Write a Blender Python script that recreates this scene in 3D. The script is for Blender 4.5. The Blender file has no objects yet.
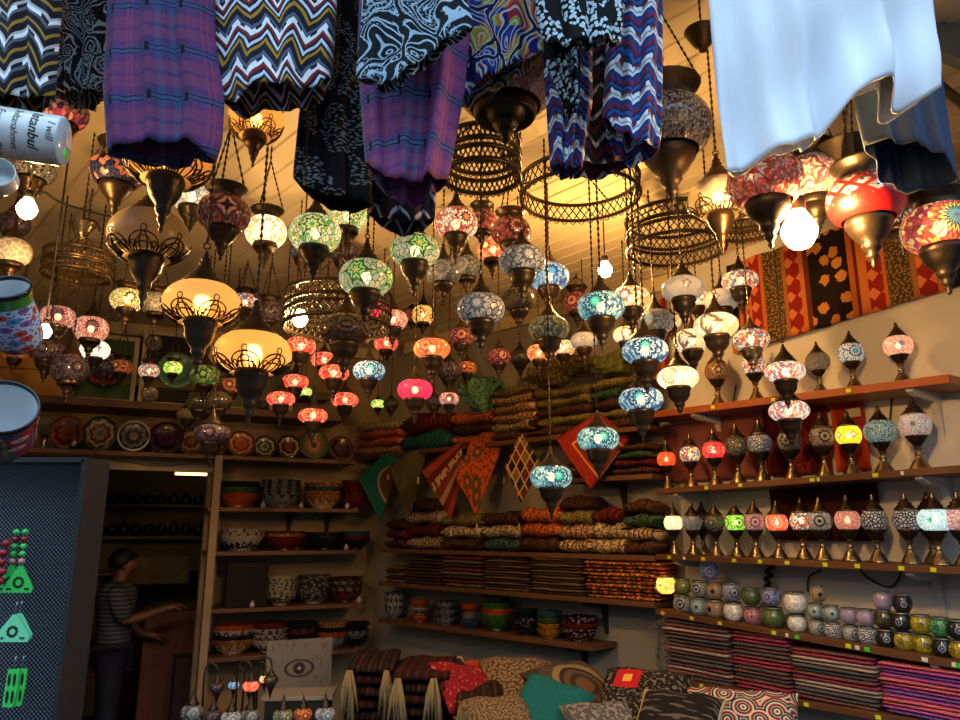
SKY = 2.0; EXPO = 0.75; BK = 3.3
import bpy, bmesh, math, random
from mathutils import Vector, Matrix, Euler
random.seed(7)
PI = math.pi
S = bpy.context.scene
C = bpy.context.collection
# ------------------------------------------------------------------ camera
F = 740.0; TH = math.radians(12.9); EYE = 1.6
cam = bpy.data.objects.new('camera', bpy.data.cameras.new('camera')); C.objects.link(cam)
cam.location = (0, 0, EYE); cam.rotation_euler = (PI/2 + TH, 0, 0)
cam.data.sensor_width = 36; cam.data.lens = 36*F/960; cam.data.clip_start = .02
S.camera = cam
def ray(px, py):
    u, v = px-480, 360-py
    return Vector((u, F*math.cos(TH)-v*math.sin(TH), F*math.sin(TH)+v*math.cos(TH)))
def at(px, py, Y):
    d = ray(px, py); t = Y/d.y
    return Vector((d.x*t, Y, EYE+d.z*t))
def mpp(px, py, Y):                       # metres per pixel at that point
    return (at(px, py, Y)-Vector((0, 0, EYE))).length/ray(px, py).length
class Plane:
    """vertical plane through two floor points, normal pointing away from the camera"""
    def __init__(s, a, b):
        s.a, s.b = Vector((a[0], a[1])), Vector((b[0], b[1]))
        s.u = (s.b-s.a).normalized(); s.n = Vector((-s.u.y, s.u.x))
        if s.n.dot(s.a) < 0: s.n = -s.n
    def hit(s, px, py, off=0):
        d = ray(px, py); t = (s.n.dot(s.a)+off)/(s.n.x*d.x+s.n.y*d.y)
        return Vector((d.x*t, d.y*t, EYE+d.z*t))
    def hitz(s, px, z, off=0):            # the point at height z that shows in picture column px
        q = s.a+s.n*off; c = (px-480); k = (F*q.x-c*(q.y*math.cos(TH)+(z-EYE)*math.sin(TH)))/(c*s.u.y*math.cos(TH)-F*s.u.x)
        return Vector((q.x+s.u.x*k, q.y+s.u.y*k, z))
    def s_of(s, p): return (Vector((p[0], p[1]))-s.a).dot(s.u)
    def pt(s, k, off, z):
        q = s.a+s.u*k+s.n*off; return Vector((q.x, q.y, z))
    def rz(s):                            # rotation whose local +x runs to the picture's right, +y into the wall
        u = s.u if s.u.x > 0 else -s.u
        return math.atan2(u.y, u.x)
pR0, pR1, pC, pB0 = at(960, 565, 2.85), at(655, 555, 4.1), at(375, 560, 5.77), at(0, 560, 4.73)
R, M, B = Plane(pR1, pR0), Plane(pC, pR1), Plane(pB0, pC)     # fronts of the shelves: right wall, middle wall, back wall
# ------------------------------------------------------------------ nodes
def lin(h):
    if not isinstance(h, str): return tuple(h)+(1,) if len(h) == 3 else tuple(h)
    o = []
    for i in (0, 2, 4):
        c = int(h[i:i+2], 16)/255
        o.append(c/12.92 if c < .04045 else ((c+.055)/1.055)**2.4)
    return tuple(o)+(1,)
class NB:
    def __init__(s, name):
        s.m = bpy.data.materials.new(name); s.m.use_nodes = True
        s.t = s.m.node_tree; s.t.nodes.clear()
        s.out = s.t.nodes.new('ShaderNodeOutputMaterial')
    def n(s, ty, **k):
        x = s.t.nodes.new(ty)
        for a, b in k.items(): setattr(x, a, b)
        return x
    def put(s, sock, v):
        if isinstance(v, bpy.types.NodeSocket): s.t.links.new(v, sock)
        elif v is not None:
            if isinstance(v, str): v = lin(v)
            if sock.type == 'RGBA' and isinstance(v, tuple) and len(v) == 3: v = v+(1,)
            try: sock.default_value = v
            except Exception: sock.default_value = tuple(v)[:3]
    def m_(s, op, a, b=None, c=None):
        x = s.n('ShaderNodeMath', operation=op)
        for i, v in enumerate((a, b, c)):
            if v is not None: s.put(x.inputs[i], v)
        return x.outputs[0]
    def mix(s, f, a, b, blend='MIX'):
        x = s.n('ShaderNodeMix', data_type='RGBA', blend_type=blend)
        s.put(x.inputs[0], f); s.put(x.inputs[6], a); s.put(x.inputs[7], b)
        return x.outputs[2]
    def ramp(s, f, stops, interp='CONSTANT'):
        x = s.n('ShaderNodeValToRGB'); r = x.color_ramp; r.interpolation = interp
        while len(r.elements) > 1: r.elements.remove(r.elements[-1])
        r.elements[0].position = stops[0][0]; r.elements[0].color = lin(stops[0][1])
        for p, c in stops[1:]:
            e = r.elements.new(p); e.color = lin(c)
        s.put(x.inputs[0], f); return x.outputs[0]
    def uv(s):
        x = s.n('ShaderNodeUVMap'); sp = s.n('ShaderNodeSeparateXYZ'); s.t.links.new(x.outputs[0], sp.inputs[0])
        return sp.outputs[0], sp.outputs[1]
    def obj(s):
        x = s.n('ShaderNodeTexCoord'); sp = s.n('ShaderNodeSeparateXYZ'); s.t.links.new(x.outputs['Object'], sp.inputs[0])
        return x.outputs['Object'], sp.outputs
    def rnd(s): return s.n('ShaderNodeObjectInfo').outputs['Random']
    def comb(s, x, y, z=0.0):
        c = s.n('ShaderNodeCombineXYZ'); s.put(c.inputs[0], x); s.put(c.inputs[1], y); s.put(c.inputs[2], z); return c.outputs[0]
    def noise(s, v, scale, detail=2):
        x = s.n('ShaderNodeTexNoise'); s.put(x.inputs['Vector'], v); x.inputs['Scale'].default_value = scale; x.inputs['Detail'].default_value = detail
        return x.outputs[0]
    def vor(s, v, scale, feature='F1', dim='2D'):
        x = s.n('ShaderNodeTexVoronoi', feature=feature, voronoi_dimensions=dim); s.put(x.inputs['Vector'], v); x.inputs['Scale'].default_value = scale
        return x
    def bsdf(s, col, rough=.5, metal=0, spec=.5, **k):
        b = s.n('ShaderNodeBsdfPrincipled')
        s.put(b.inputs['Base Color'], col); s.put(b.inputs['Roughness'], rough); s.put(b.inputs['Metallic'], metal)
        b.inputs['Specular IOR Level'].default_value = spec
        for a, v in k.items(): s.put(b.inputs[a.replace('_', ' ')], v)
        return b
    def bump(s, b, h, dist=.004, st=1):
        x = s.n('ShaderNodeBump'); s.put(x.inputs['Height'], h); x.inputs['Distance'].default_value = dist; x.inputs['Strength'].default_value = st
        s.t.links.new(x.outputs[0], b.inputs['Normal'])
    def done(s, sh):
        s.t.links.new(sh.outputs[0] if hasattr(sh, 'outputs') else sh, s.out.inputs[0]); return s.m
MC = {}
def cached(f):
    def g(*a, **k):
        key = (f.__name__, repr(a), repr(sorted(k.items())))
        if key not in MC: MC[key] = f(*a, **k)
        return MC[key]
    return g
@cached
def plain(name, col, rough=.6, metal=0, var=.15, sc=30, bump=.002, spec=.4):
    b = NB(name); o, _ = b.obj(); n = b.noise(o, sc, 3)
    c = b.mix(b.m_('MULTIPLY', n, var*2), lin(col), tuple(x*.45 for x in lin(col)[:3])+(1,))
    s = b.bsdf(c, rough, metal, spec)
    if bump: b.bump(s, n, bump, .5)
    return b.done(s)
@cached
def emit(name, col, st, sample=True):
    b = NB(name); e = b.n('ShaderNodeEmission'); e.inputs[0].default_value = lin(col); e.inputs[1].default_value = st
    m = b.done(e)
    if not sample: m.cycles.emission_sampling = 'NONE'
    return m
BRONZE = plain('dark_bronze', (.05, .037, .025), .4, .8, .3, 60, .001)
BRASS = plain('aged_brass', (.30, .22, .12), .27, .95, .3, 40, .001)
COPPER = plain('aged_copper', (.10, .062, .038), .36, .9, .3, 50, .001)
BLACK = plain('black_plastic', (.012, .012, .013), .45)
STEEL = plain('steel_wire', (.5, .5, .5), .3, 1)
MOSN = {}
@cached
def mosaic(name, bg, star=None, lit=0.0, grout=(.012, .010, .010), sc=9, N=3, Rr=.25, k=10, gw=.07, rough=.16, hole=.12, edge=True):
    """tiles of coloured glass set in dark grout on a globe; uv = (turn, height/width)"""
    b = NB(name); u, v = b.uv(); MOSN[name] = N
    p = b.comb(b.m_('MULTIPLY', u, PI), v)
    vo = b.vor(p, sc); sep = b.n('ShaderNodeSeparateColor'); b.put(sep.inputs[0], vo.outputs['Color'])
    col = b.ramp(sep.outputs[0], [(i/len(bg), c) for i, c in enumerate(bg)])
    ve = b.vor(p, sc, 'DISTANCE_TO_EDGE')
    g = b.m_('LESS_THAN', ve.outputs['Distance'], gw)
    if star:
        x = b.m_('MULTIPLY', b.m_('SUBTRACT', b.m_('FRACT', b.m_('MULTIPLY', u, N)), .5), PI/N)
        rr = b.m_('SQRT', b.m_('ADD', b.m_('MULTIPLY', x, x), b.m_('MULTIPLY', v, v)))
        a = b.m_('ARCTAN2', v, x)
        pet = b.m_('COSINE', b.m_('MULTIPLY', a, k))
        rp = b.m_('DIVIDE', b.m_('SUBTRACT', rr, b.m_('MULTIPLY', pet, Rr*.11)), Rr)
        sc_ = b.ramp(rp, [(i/len(star), c) for i, c in enumerate(star)])
        inside = b.m_('LESS_THAN', rp, 1.0)
        fr = b.m_('FRACT', b.m_('MULTIPLY', rp, len(star)))
        gs = b.m_('MAXIMUM', b.m_('LESS_THAN', fr, .12), b.m_('MULTIPLY', b.m_('LESS_THAN', b.m_('ABSOLUTE', b.m_('SINE', b.m_('MULTIPLY', a, k/2.0))), .2), b.m_('GREATER_THAN', rp, .3)))
        col = b.mix(inside, col, sc_)
        g = b.m_('ADD', b.m_('MULTIPLY', g, b.m_('SUBTRACT', 1.0, inside)), b.m_('MULTIPLY', gs, inside))
    full = b.mix(g, col, lin(grout))
    s = b.bsdf(full, b.m_('ADD', rough, b.m_('MULTIPLY', g, .5)), 0, .6)
    b.bump(s, b.m_('SUBTRACT', 1.0, g), .0015, .6)
    if not lit: return b.done(s)
    e = b.n('ShaderNodeEmission'); b.put(e.inputs[0], full); e.inputs[1].default_value = lit
    ad = b.n('ShaderNodeAddShader'); b.t.links.new(s.outputs[0], ad.inputs[0]); b.t.links.new(e.outputs[0], ad.inputs[1])
    tr = b.n('ShaderNodeBsdfTransparent')
    mx = b.n('ShaderNodeMixShader'); b.put(mx.inputs[0], b.m_('MULTIPLY', b.m_('SUBTRACT', 1.0, g), hole))
    b.t.links.new(ad.outputs[0], mx.inputs[1]); b.t.links.new(tr.outputs[0], mx.inputs[2])
    m = b.done(mx); m.cycles.emission_sampling = 'NONE'; return m
@cached
def frosted(name, col, trans=.10):
    b = NB(name); o, _ = b.obj()
    t = b.n('ShaderNodeBsdfTranslucent'); t.inputs[0].default_value = lin(col)
    s = b.bsdf(col, .25, 0, .5); m1 = b.n('ShaderNodeMixShader'); m1.inputs[0].default_value = .35
    b.t.links.new(t.outputs[0], m1.inputs[1]); b.t.links.new(s.outputs[0], m1.inputs[2])
    tr = b.n('ShaderNodeBsdfRefraction'); tr.inputs['Roughness'].default_value = .5; tr.inputs['IOR'].default_value = 1.12; tr.inputs['Color'].default_value = lin(col); m2 = b.n('ShaderNodeMixShader'); m2.inputs[0].default_value = trans*3.5
    b.t.links.new(m1.outputs[0], m2.inputs[1]); b.t.links.new(tr.outputs[0], m2.inputs[2])
    return b.done(m2)
@cached
def clearglass(name, col=(.9, .88, .8), trans=.55, crackle=0):
    b = NB(name); o, _ = b.obj(); s = b.bsdf(col, .12, 0, .8)
    if crackle:
        ve = b.vor(o, crackle, 'DISTANCE_TO_EDGE', '3D'); b.bump(s, ve.outputs['Distance'], .004, 1)
    tr = b.n('ShaderNodeBsdfTransparent'); tr.inputs[0].default_value = lin(col)
    mx = b.n('ShaderNodeMixShader'); mx.inputs[0].default_value = trans
    if crackle:
        b.put(mx.inputs[0], b.m_('MULTIPLY', b.m_('GREATER_THAN', ve.outputs['Distance'], .07), trans))
    b.t.links.new(s.outputs[0], mx.inputs[1]); b.t.links.new(tr.outputs[0], mx.inputs[2])
    return b.done(mx)
@cached
def mirror_diamonds(name):
    b = NB(name); u, v = b.uv(); N = 9.0
    y = b.m_('MULTIPLY', b.m_('ADD', v, .0), 5.0); x = b.m_('MULTIPLY', u, N)
    p1 = b.m_('ADD', x, y); p2 = b.m_('SUBTRACT', x, y); f1 = b.m_('PINGPONG', p1, .5); f2 = b.m_('PINGPONG', p2, .5)
    mn = b.m_('MINIMUM', f1, f2); up = b.m_('GREATER_THAN', v, b.m_('ADD', -.08, b.m_('MULTIPLY', b.m_('COSINE', b.m_('MULTIPLY', x, 2*PI)), .05)))
    dia = b.m_('MULTIPLY', b.m_('GREATER_THAN', mn, .15), up); cen = b.m_('GREATER_THAN', mn, .42); vo = b.vor(b.comb(x, y), 5)
    sep = b.n('ShaderNodeSeparateColor'); b.put(sep.inputs[0], vo.outputs['Color']); m = b.ramp(sep.outputs[0], [(0, 'd8d8e0'), (.35, 'a0a0ac'), (.6, 'f0f0f4'), (.8, '6a5a60')])
    c = b.mix(dia, lin('c41414'), m); c = b.mix(cen, c, lin('6a2020')); s = b.bsdf(c, b.m_('SUBTRACT', .35, b.m_('MULTIPLY', dia, .2)), b.m_('MULTIPLY', dia, .5), .6); return b.done(s)
# fabrics; uv in metres
@cached
def zigzag(name, cols, pitch=.075, amp=.02, wave=.05, dots='e8eef5', blob=True):
    b = NB(name); u, v = b.uv()
    nw = b.noise(b.comb(u, v), 7, 1); u = b.m_('ADD', u, b.m_('MULTIPLY', nw, .05)); v = b.m_('ADD', v, b.m_('MULTIPLY', nw, .035))
    tri = b.m_('MULTIPLY', b.m_('PINGPONG', b.m_('ADD', u, 5), wave/2), amp*2/(wave/2)/1.0)
    h = b.m_('DIVIDE', b.m_('ADD', b.m_('ADD', v, 10), tri), pitch)
    nz = b.noise(b.comb(u, v), 18, 1); h = b.m_('ADD', h, b.m_('MULTIPLY', nz, .12))
    fr = b.m_('FRACT', h)
    c = b.ramp(fr, [(i/len(cols), x) for i, x in enumerate(cols)])
    if blob:
        ph = b.m_('FRACT', b.m_('MULTIPLY', b.m_('FLOOR', h), .37))
        st = b.m_('SINE', b.m_('ADD', b.m_('MULTIPLY', u, 2*PI/(wave*.5)), b.m_('MULTIPLY', ph, 6)))
        band = b.m_('MULTIPLY', b.m_('GREATER_THAN', fr, .62), b.m_('LESS_THAN', fr, .78))
        c = b.mix(b.m_('MULTIPLY', band, b.m_('GREATER_THAN', st, -.35)), c, lin(dots))
    s = b.bsdf(c, .85, 0, .2, Sheen_Weight=.1); return b.done(s)
@cached
def plaid(name, base='352c52', a='2a4a72', c2='65356e', dark='0c0a18', red='8a3c58'):
    b = NB(name); u, v = b.uv()
    s1 = b.m_('PINGPONG', b.m_('ADD', u, .01), .066); s2 = b.m_('PINGPONG', v, .052); nz = b.noise(b.comb(b.m_('MULTIPLY', u, .3), v), 120, 2); n2 = b.noise(b.comb(u, b.m_('MULTIPLY', v, .3)), 120, 2)
    c = b.mix(b.m_('MULTIPLY', nz, .5), lin(base), lin(c2))
    c = b.mix(b.m_('MULTIPLY', b.m_('LESS_THAN', b.m_('ABSOLUTE', b.m_('SUBTRACT', s1, .012)), .006), .6), c, lin(a))
    c = b.mix(b.m_('MULTIPLY', b.m_('LESS_THAN', b.m_('ABSOLUTE', b.m_('SUBTRACT', s1, .052)), .014), b.m_('MULTIPLY', n2, .9)), c, lin(c2))
    c = b.mix(b.m_('MULTIPLY', b.m_('LESS_THAN', b.m_('ABSOLUTE', b.m_('SUBTRACT', s1, .062)), .002), .5), c, lin(red))
    c = b.mix(b.m_('MULTIPLY', b.m_('LESS_THAN', s2, .009), .65), c, lin(a))
    c = b.mix(b.m_('MULTIPLY', b.m_('LESS_THAN', b.m_('ABSOLUTE', b.m_('SUBTRACT', s2, .036)), .012), .35), c, lin(red))
    dk = b.m_('MULTIPLY', b.m_('LESS_THAN', b.m_('ABSOLUTE', b.m_('SUBTRACT', s1, .03)), .0032), b.m_('LESS_THAN', b.m_('ABSOLUTE', b.m_('SUBTRACT', s2, .004)), .006))
    ln = b.m_('LESS_THAN', b.m_('ABSOLUTE', b.m_('SUBTRACT', s2, .005)), .0011)
    c = b.mix(b.m_('MAXIMUM', dk, ln), c, lin(dark))
    s = b.bsdf(c, .85, 0, .2); return b.done(s)
@cached
def paisley(name, dark, light, third=None, sc=22, rings=5):
    sc *= 1.35; b = NB(name); u, v = b.uv(); n = b.noise(b.comb(u, v), 9, 1); n2 = b.noise(b.comb(v, u), 9, 1)
    p = b.comb(b.m_('ADD', u, b.m_('MULTIPLY', n, .14)), b.m_('ADD', b.m_('MULTIPLY', v, .7), b.m_('MULTIPLY', n2, .14)))
    vo = b.vor(p, sc*.8); d = vo.outputs['Distance']; de = b.vor(p, sc*.8, 'DISTANCE_TO_EDGE').outputs['Distance']
    f = b.m_('FRACT', b.m_('MULTIPLY', d, rings))
    thin = b.m_('LESS_THAN', b.m_('ABSOLUTE', b.m_('SUBTRACT', f, .5)), .13)
    fine = b.m_('MULTIPLY', b.m_('LESS_THAN', b.vor(b.comb(u, v), 190).outputs['Distance'], .3), b.m_('GREATER_THAN', n, .5))
    c = b.mix(thin, lin(dark), lin(light)); c = b.mix(b.m_('MULTIPLY', fine, .7), c, lin(light))
    if third:
        k = b.m_('FRACT', b.m_('ADD', b.m_('MULTIPLY', b.m_('FLOOR', b.m_('MULTIPLY', d, rings)), .31), b.m_('MULTIPLY', n, 1.5)))
        k2 = b.ramp(k, [(i/len(third), x) for i, x in enumerate(third)])
        c = b.mix(b.m_('SUBTRACT', 1.0, thin), c, k2)
    c = b.mix(b.m_('LESS_THAN', de, .05), c, lin(dark)); c = b.mix(b.m_('LESS_THAN', b.m_('ABSOLUTE', b.m_('SUBTRACT', de, .085)), .014), c, lin(light))
    s = b.bsdf(c, .85, 0, .2); return b.done(s)
@cached
def dotted(name, dark, light, sc=150, thr=.33):
    b = NB(name); u, v = b.uv(); n = b.noise(b.comb(u, b.m_('MULTIPLY', v, .45)), 30, 1)
    d = b.vor(b.comb(u, v), sc).outputs['Distance']
    c = b.mix(b.m_('MULTIPLY', b.m_('LESS_THAN', d, thr), b.m_('GREATER_THAN', n, .47)), lin(dark), lin(light))
    return b.done(b.bsdf(c, .85, 0, .2))
@cached
def striped(name, cols, pitch=.05, along='v', bump=True, motif=None):
    """woven stripes; uv in metres"""
    b = NB(name); u, v = b.uv(); x = v if along == 'v' else u
    nz = b.noise(b.comb(u, v), 60, 2)
    fr = b.m_('FRACT', b.m_('ADD', b.m_('DIVIDE', b.m_('ADD', x, 10), pitch), b.m_('ADD', b.rnd(), b.m_('MULTIPLY', nz, .06))))
    c = b.ramp(fr, [(i/len(cols), q) for i, q in enumerate(cols)])
    if motif:
        d = b.vor(b.comb(u, v), 45).outputs['Distance']; c = b.mix(b.m_('LESS_THAN', d, .3), c, lin(motif))
    s = b.bsdf(c, .9, 0, .15)
    if bump: b.bump(s, nz, .002, .5)
    return b.done(s)
@cached
def painted(name, cols, k=8, n=14, rough=.2, rim=None):
    """glazed ceramic with painted rings and petals; uv = (turn, radius or height in 0..1)"""
    b = NB(name); u, v = b.uv(); r = b.rnd()
    pet = b.m_('SINE', b.m_('MULTIPLY', u, 2*PI*k)); vv = b.m_('ADD', v, b.m_('MULTIPLY', pet, .05))
    c = b.ramp(b.m_('FRACT', vv), [(i/len(cols), q) for i, q in enumerate(cols)])
    w = b.vor(b.comb(b.m_('MULTIPLY', u, n*1.0), b.m_('MULTIPLY', v, 6)), 1.6).outputs['Distance']
    c = b.mix(b.m_('LESS_THAN', w, .25), c, lin(cols[-1]))
    if rim: c = b.mix(b.m_('GREATER_THAN', v, .88), c, lin(rim))
    return b.done(b.bsdf(c, rough, 0, .5))
# ------------------------------------------------------------------ objects
def link(name, me, mat, parent=None, loc=None, rot=None, smooth=True):
    o = bpy.data.objects.new(name, me); C.objects.link(o)
    if mat: me.materials.append(mat)
    if smooth and me.polygons: me.polygons.foreach_set('use_smooth', [True]*len(me.polygons))
    if parent: o.parent = parent
    if loc is not None: o.location = loc
    if rot is not None: o.rotation_euler = rot
    return o
LABELS = {}
def tag(o, label, cat, group=None, kind=None):
    if label: o['label'] = label
    if cat: o['category'] = cat
    if group: o['group'] = group
    if kind: o['kind'] = kind
    if label and label in LABELS and not (group and LABELS[label] == group): print('DUPLABEL', label)
    LABELS[label] = group
    return o
def thing(name, label, cat, loc=(0, 0, 0), rot=(0, 0, 0), group=None):
    o = bpy.data.objects.new(name, None); C.objects.link(o); o.location = loc; o.rotation_euler = rot
    o.empty_display_size = .05
    return tag(o, label, cat, group)
class MB:
    def __init__(s): s.v = []; s.f = []; s.uv = []
    def add(s, vs, fs, uvs=None):
        o = len(s.v); s.v += [tuple(v) for v in vs]
        for i, f in enumerate(fs):
            s.f.append(tuple(o+k for k in f)); s.uv.append(uvs[i] if uvs else None)
    def mesh(s, name='m'):
        me = bpy.data.meshes.new(name); me.from_pydata(s.v, [], s.f); l = me.uv_layers.new(name='UVMap'); k = 0
        for p, q in zip(me.polygons, s.uv):
            for j in range(p.loop_total):
                if q: l.data[p.loop_start+j].uv = q[j]
                else:
                    c = me.vertices[p.vertices[j]].co; l.data[p.loop_start+j].uv = (c.x, c.z)
        me.update(); return me
    def lathe(s, prof, seg=24, c=(0, 0, 0), sx=1.0, wuv=1.0, M4=None, vnorm=False):
        """prof: (r, z) bottom to top"""
        vs, fs, us = [], [], []; n = len(prof)
        zs = [p[1] for p in prof]; L = [0]
        for i in range(1, n): L.append(L[-1]+math.hypot(prof[i][0]-prof[i-1][0], prof[i][1]-prof[i-1][1]))
        for r, z in prof:
            for j in range(seg):
                a = 2*PI*j/seg; q = Vector((r*math.cos(a)*sx, r*math.sin(a), z))
                if M4: q = M4 @ q
                vs.append((q.x+c[0], q.y+c[1], q.z+c[2]))
        for i in range(n-1):
            for j in range(seg):
                j2 = (j+1) % seg
                fs.append((i*seg+j, i*seg+j2, (i+1)*seg+j2, (i+1)*seg+j))
                if vnorm: v0, v1 = L[i]/L[-1], L[i+1]/L[-1]
                else: v0, v1 = prof[i][1]/wuv, prof[i+1][1]/wuv
                us.append(((j/seg, v0), ((j+1)/seg, v0), ((j+1)/seg, v1), (j/seg, v1)))
        s.add(vs, fs, us); return s
    def box(s, c, d, rz=0):
        x, y, z = (k/2 for k in d); R_ = Matrix.Rotation(rz, 3, 'Z')
        vs = [R_ @ Vector((a*x, b*y, e*z))+Vector(c) for a in (-1, 1) for b in (-1, 1) for e in (-1, 1)]
        fs = [(0, 1, 3, 2), (4, 6, 7, 5), (0, 4, 5, 1), (2, 3, 7, 6), (0, 2, 6, 4), (1, 5, 7, 3)]
        s.add(vs, fs); return s
    def tube(s, pts, r, seg=6, closed=False):
        pts = [Vector(p) for p in pts]; n = len(pts); vs, fs = [], []
        for i, p in enumerate(pts):
            if closed: t = pts[(i+1) % n]-pts[i-1]
            else: t = pts[min(i+1, n-1)]-pts[max(i-1, 0)]
            t.normalize(); a = t.cross(Vector((0, 0, 1)))
            if a.length < .05: a = t.cross(Vector((1, 0, 0)))
            a.normalize(); b = t.cross(a); rr = r[i] if isinstance(r, (list, tuple)) else r
            for j in range(seg):
                q = 2*PI*j/seg; vs.append(p+a*math.cos(q)*rr+b*math.sin(q)*rr)
        for i in range(n if closed else n-1):
            k = (i+1) % n
            for j in range(seg):
                j2 = (j+1) % seg; fs.append((i*seg+j, i*seg+j2, k*seg+j2, k*seg+j))
        if not closed: fs += [tuple(range(seg))[::-1], tuple((n-1)*seg+j for j in range(seg))]
        s.add(vs, fs); return s
def L(name, prof, mat, parent=None, seg=24, loc=None, rot=None, **k):
    return link(name, MB().lathe(prof, seg, **k).mesh(name), mat, parent, loc, rot)
def BX(name, c, d, mat, parent=None, rz=0, bev=0):
    o = link(name, MB().box((0, 0, 0), d).mesh(name), mat, parent, c, (0, 0, rz), smooth=False)
    if bev:
        b = o.modifiers.new('b', 'BEVEL'); b.width = bev; b.segments = 2
    return o
def smoothprof(p, n=3):
    """Catmull-Rom through profile points"""
    o = []
    for i in range(len(p)-1):
        p0, p1, p2, p3 = p[max(i-1, 0)], p[i], p[i+1], p[min(i+2, len(p)-1)]
        for k in range(n):
            t = k/n
            o.append(tuple(max(0, .5*(2*p1[a]+(p2[a]-p0[a])*t+(2*p0[a]-5*p1[a]+4*p2[a]-p3[a])*t*t+(3*p1[a]-p0[a]-3*p2[a]+p3[a])*t**3)) if a == 0 else
                     .5*(2*p1[a]+(p2[a]-p0[a])*t+(2*p0[a]-5*p1[a]+4*p2[a]-p3[a])*t*t+(3*p1[a]-p0[a]-3*p2[a]+p3[a])*t**3) for a in (0, 1)))
    o.append(tuple(p[-1])); return o
# ------------------------------------------------------------------ room
WO = .26; WOB = .40                                         # walls stand this far behind the shelf fronts
def inter(P, Q, op, oq):
    a = P.a+P.n*op; c = Q.a+Q.n*oq; d = Q.a*0
    det = P.u.x*(-Q.u.y)+P.u.y*Q.u.x
    w = c-a; t = (w.x*(-Q.u.y)+w.y*Q.u.x)/det
    q = a+P.u*t; return Vector((q.x, q.y))
cRM = inter(R, M, WO, WO); cMB = inter(M, B, WO, WOB)
CEIL = 3.1
leftpt = B.hit(-70, 500, WOB).xy                   # back left corner
wallcream = plain('cream_wall_paint', 'b9ab90', .75, 0, .12, 6, .002)
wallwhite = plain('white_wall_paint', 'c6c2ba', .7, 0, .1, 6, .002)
walltan = plain('tan_wall_paint', '9c8560', .75, 0, .2, 5, .002)
woodbr = plain('brown_shelf_wood', '664227', .5, 0, .35, 18, .002)
woodor = plain('orange_shelf_wood', '99502a', .45, 0, .3, 18, .002)
wooddk = plain('dark_wood', '3a281a', .6, 0, .35, 18, .002)
def seg_wall(name, a, b, z0, z1, mat, th=.08, outward=None, holes=()):
    a, b = Vector(a), Vector(b); u = (b-a).normalized(); n = Vector((-u.y, u.x))
    if outward is not None and n.dot(outward) < 0: n = -n
    Ln = (b-a).length; mb = MB(); pieces = []
    x = 0
    for h0, h1, hz in sorted(holes):
        pieces.append((x, h0, z0, z1)); pieces.append((h0, h1, hz, z1)); x = h1
    pieces.append((x, Ln, z0, z1))
    for s0, s1, q0, q1 in pieces:
        mid = a+u*(s0+s1)/2+n*th/2
        mb.box((mid.x, mid.y, (q0+q1)/2), (s1-s0, th, q1-q0), math.atan2(u.y, u.x))
    o = link(name, mb.mesh(name), mat, smooth=False); o['kind'] = 'structure'; return o
pRf = R.pt(R.s_of(R.hit(960, 500).xy)+1.9, WO, 0).xy     # right wall runs on toward the street
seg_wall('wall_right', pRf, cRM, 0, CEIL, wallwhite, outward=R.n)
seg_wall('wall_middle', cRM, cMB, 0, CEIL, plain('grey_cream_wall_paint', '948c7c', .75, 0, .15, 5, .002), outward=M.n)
d0 = (B.hit(80, 500, WOB).xy-leftpt).length; d1 = (B.hit(206, 500, WOB).xy-leftpt).length
seg_wall('wall_back', leftpt, cMB, 0, CEIL, walltan, outward=B.n, holes=[(d0, d1, 2.03)])
lf = Vector((leftpt.x+.5, .75))
seg_wall('wall_left', leftpt, lf, 0, CEIL, walltan, outward=Vector((-1, 0)))
fl = link('floor', MB().box((-.3, 4, -.05), (12, 12, .1)).mesh('floor'), plain('dark_floor_boards', '33261c', .5, 0, .3, 8), smooth=False); fl['kind'] = 'structure'
# ceiling: V-jointed boards running toward the far left
def ceiling():
    a = math.radians(90+41.9); u = Vector((math.cos(a), math.sin(a))); n = Vector((-u.y, u.x))
    bm = bmesh.new(); w = .105; prev = None; k = -70; g = .0065
    def row(t, z):
        c = n*t+Vector((0, 4))
        return [bm.verts.new((c.x+u.x*e, c.y+u.y*e, z)) for e in (-9, 9)]
    while k < 70:
        for t, z in ((k*w-g, CEIL), (k*w, CEIL+.011), (k*w+g, CEIL)):
            r = row(t, z)
            if prev: bm.faces.new((prev[0], prev[1], r[1], r[0]))
            prev = r
        k += 1
    def cut(co, no):
        bmesh.ops.bisect_plane(bm, geom=bm.verts[:]+bm.edges[:]+bm.faces[:], plane_co=co, plane_no=no, clear_outer=True)
    cut((0, 1.15, 0), (0, -1, 0))
    for P_, o in ((R, WO+.06), (M, WO+.06), (B, WOB+.06)):
        q = P_.a+P_.n*o; cut((q.x, q.y, 0), (P_.n.x, P_.n.y, 0))
    cut((leftpt.x-.05, 0, 0), (-1, 0, 0))
    me = bpy.data.meshes.new('ceiling'); bm.to_mesh(me); bm.free()
    o = link('ceiling', me, plain('cream_painted_boards', 'd6c8a6', .55, 0, .12, 3, .001), smooth=False); o['kind'] = 'structure'
    s = link('ceiling_light_block', MB().box((-.6, 4.35, CEIL+.07), (9, 6.4, .06)).mesh('s'), wallcream, smooth=False); s['kind'] = 'structure'  # unseen slab added above the boards to keep light from leaking in
ceiling()
def trim(name, P, s0, s1, off, z, d, mat):
    a = P.pt(s0, off, z); b = P.pt(s1, off, z); m = (a+b)/2
    o = BX(name, m, ((b-a).length, d[0], d[1]), mat, rz=math.atan2((b-a).y, (b-a).x)); o['kind'] = 'structure'; return o
LB = (pC-pB0).xy.length; LM = (pR1-pC).xy.length; LR = (pR0-pR1).xy.length
creamtrim = plain('cream_trim_paint', 'c9b98e', .5, 0, .1, 12, .001)
trim('trim_back', B, -.4, LB+.2, WOB-.03, CEIL-.05, (.05, .09), creamtrim)
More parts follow.
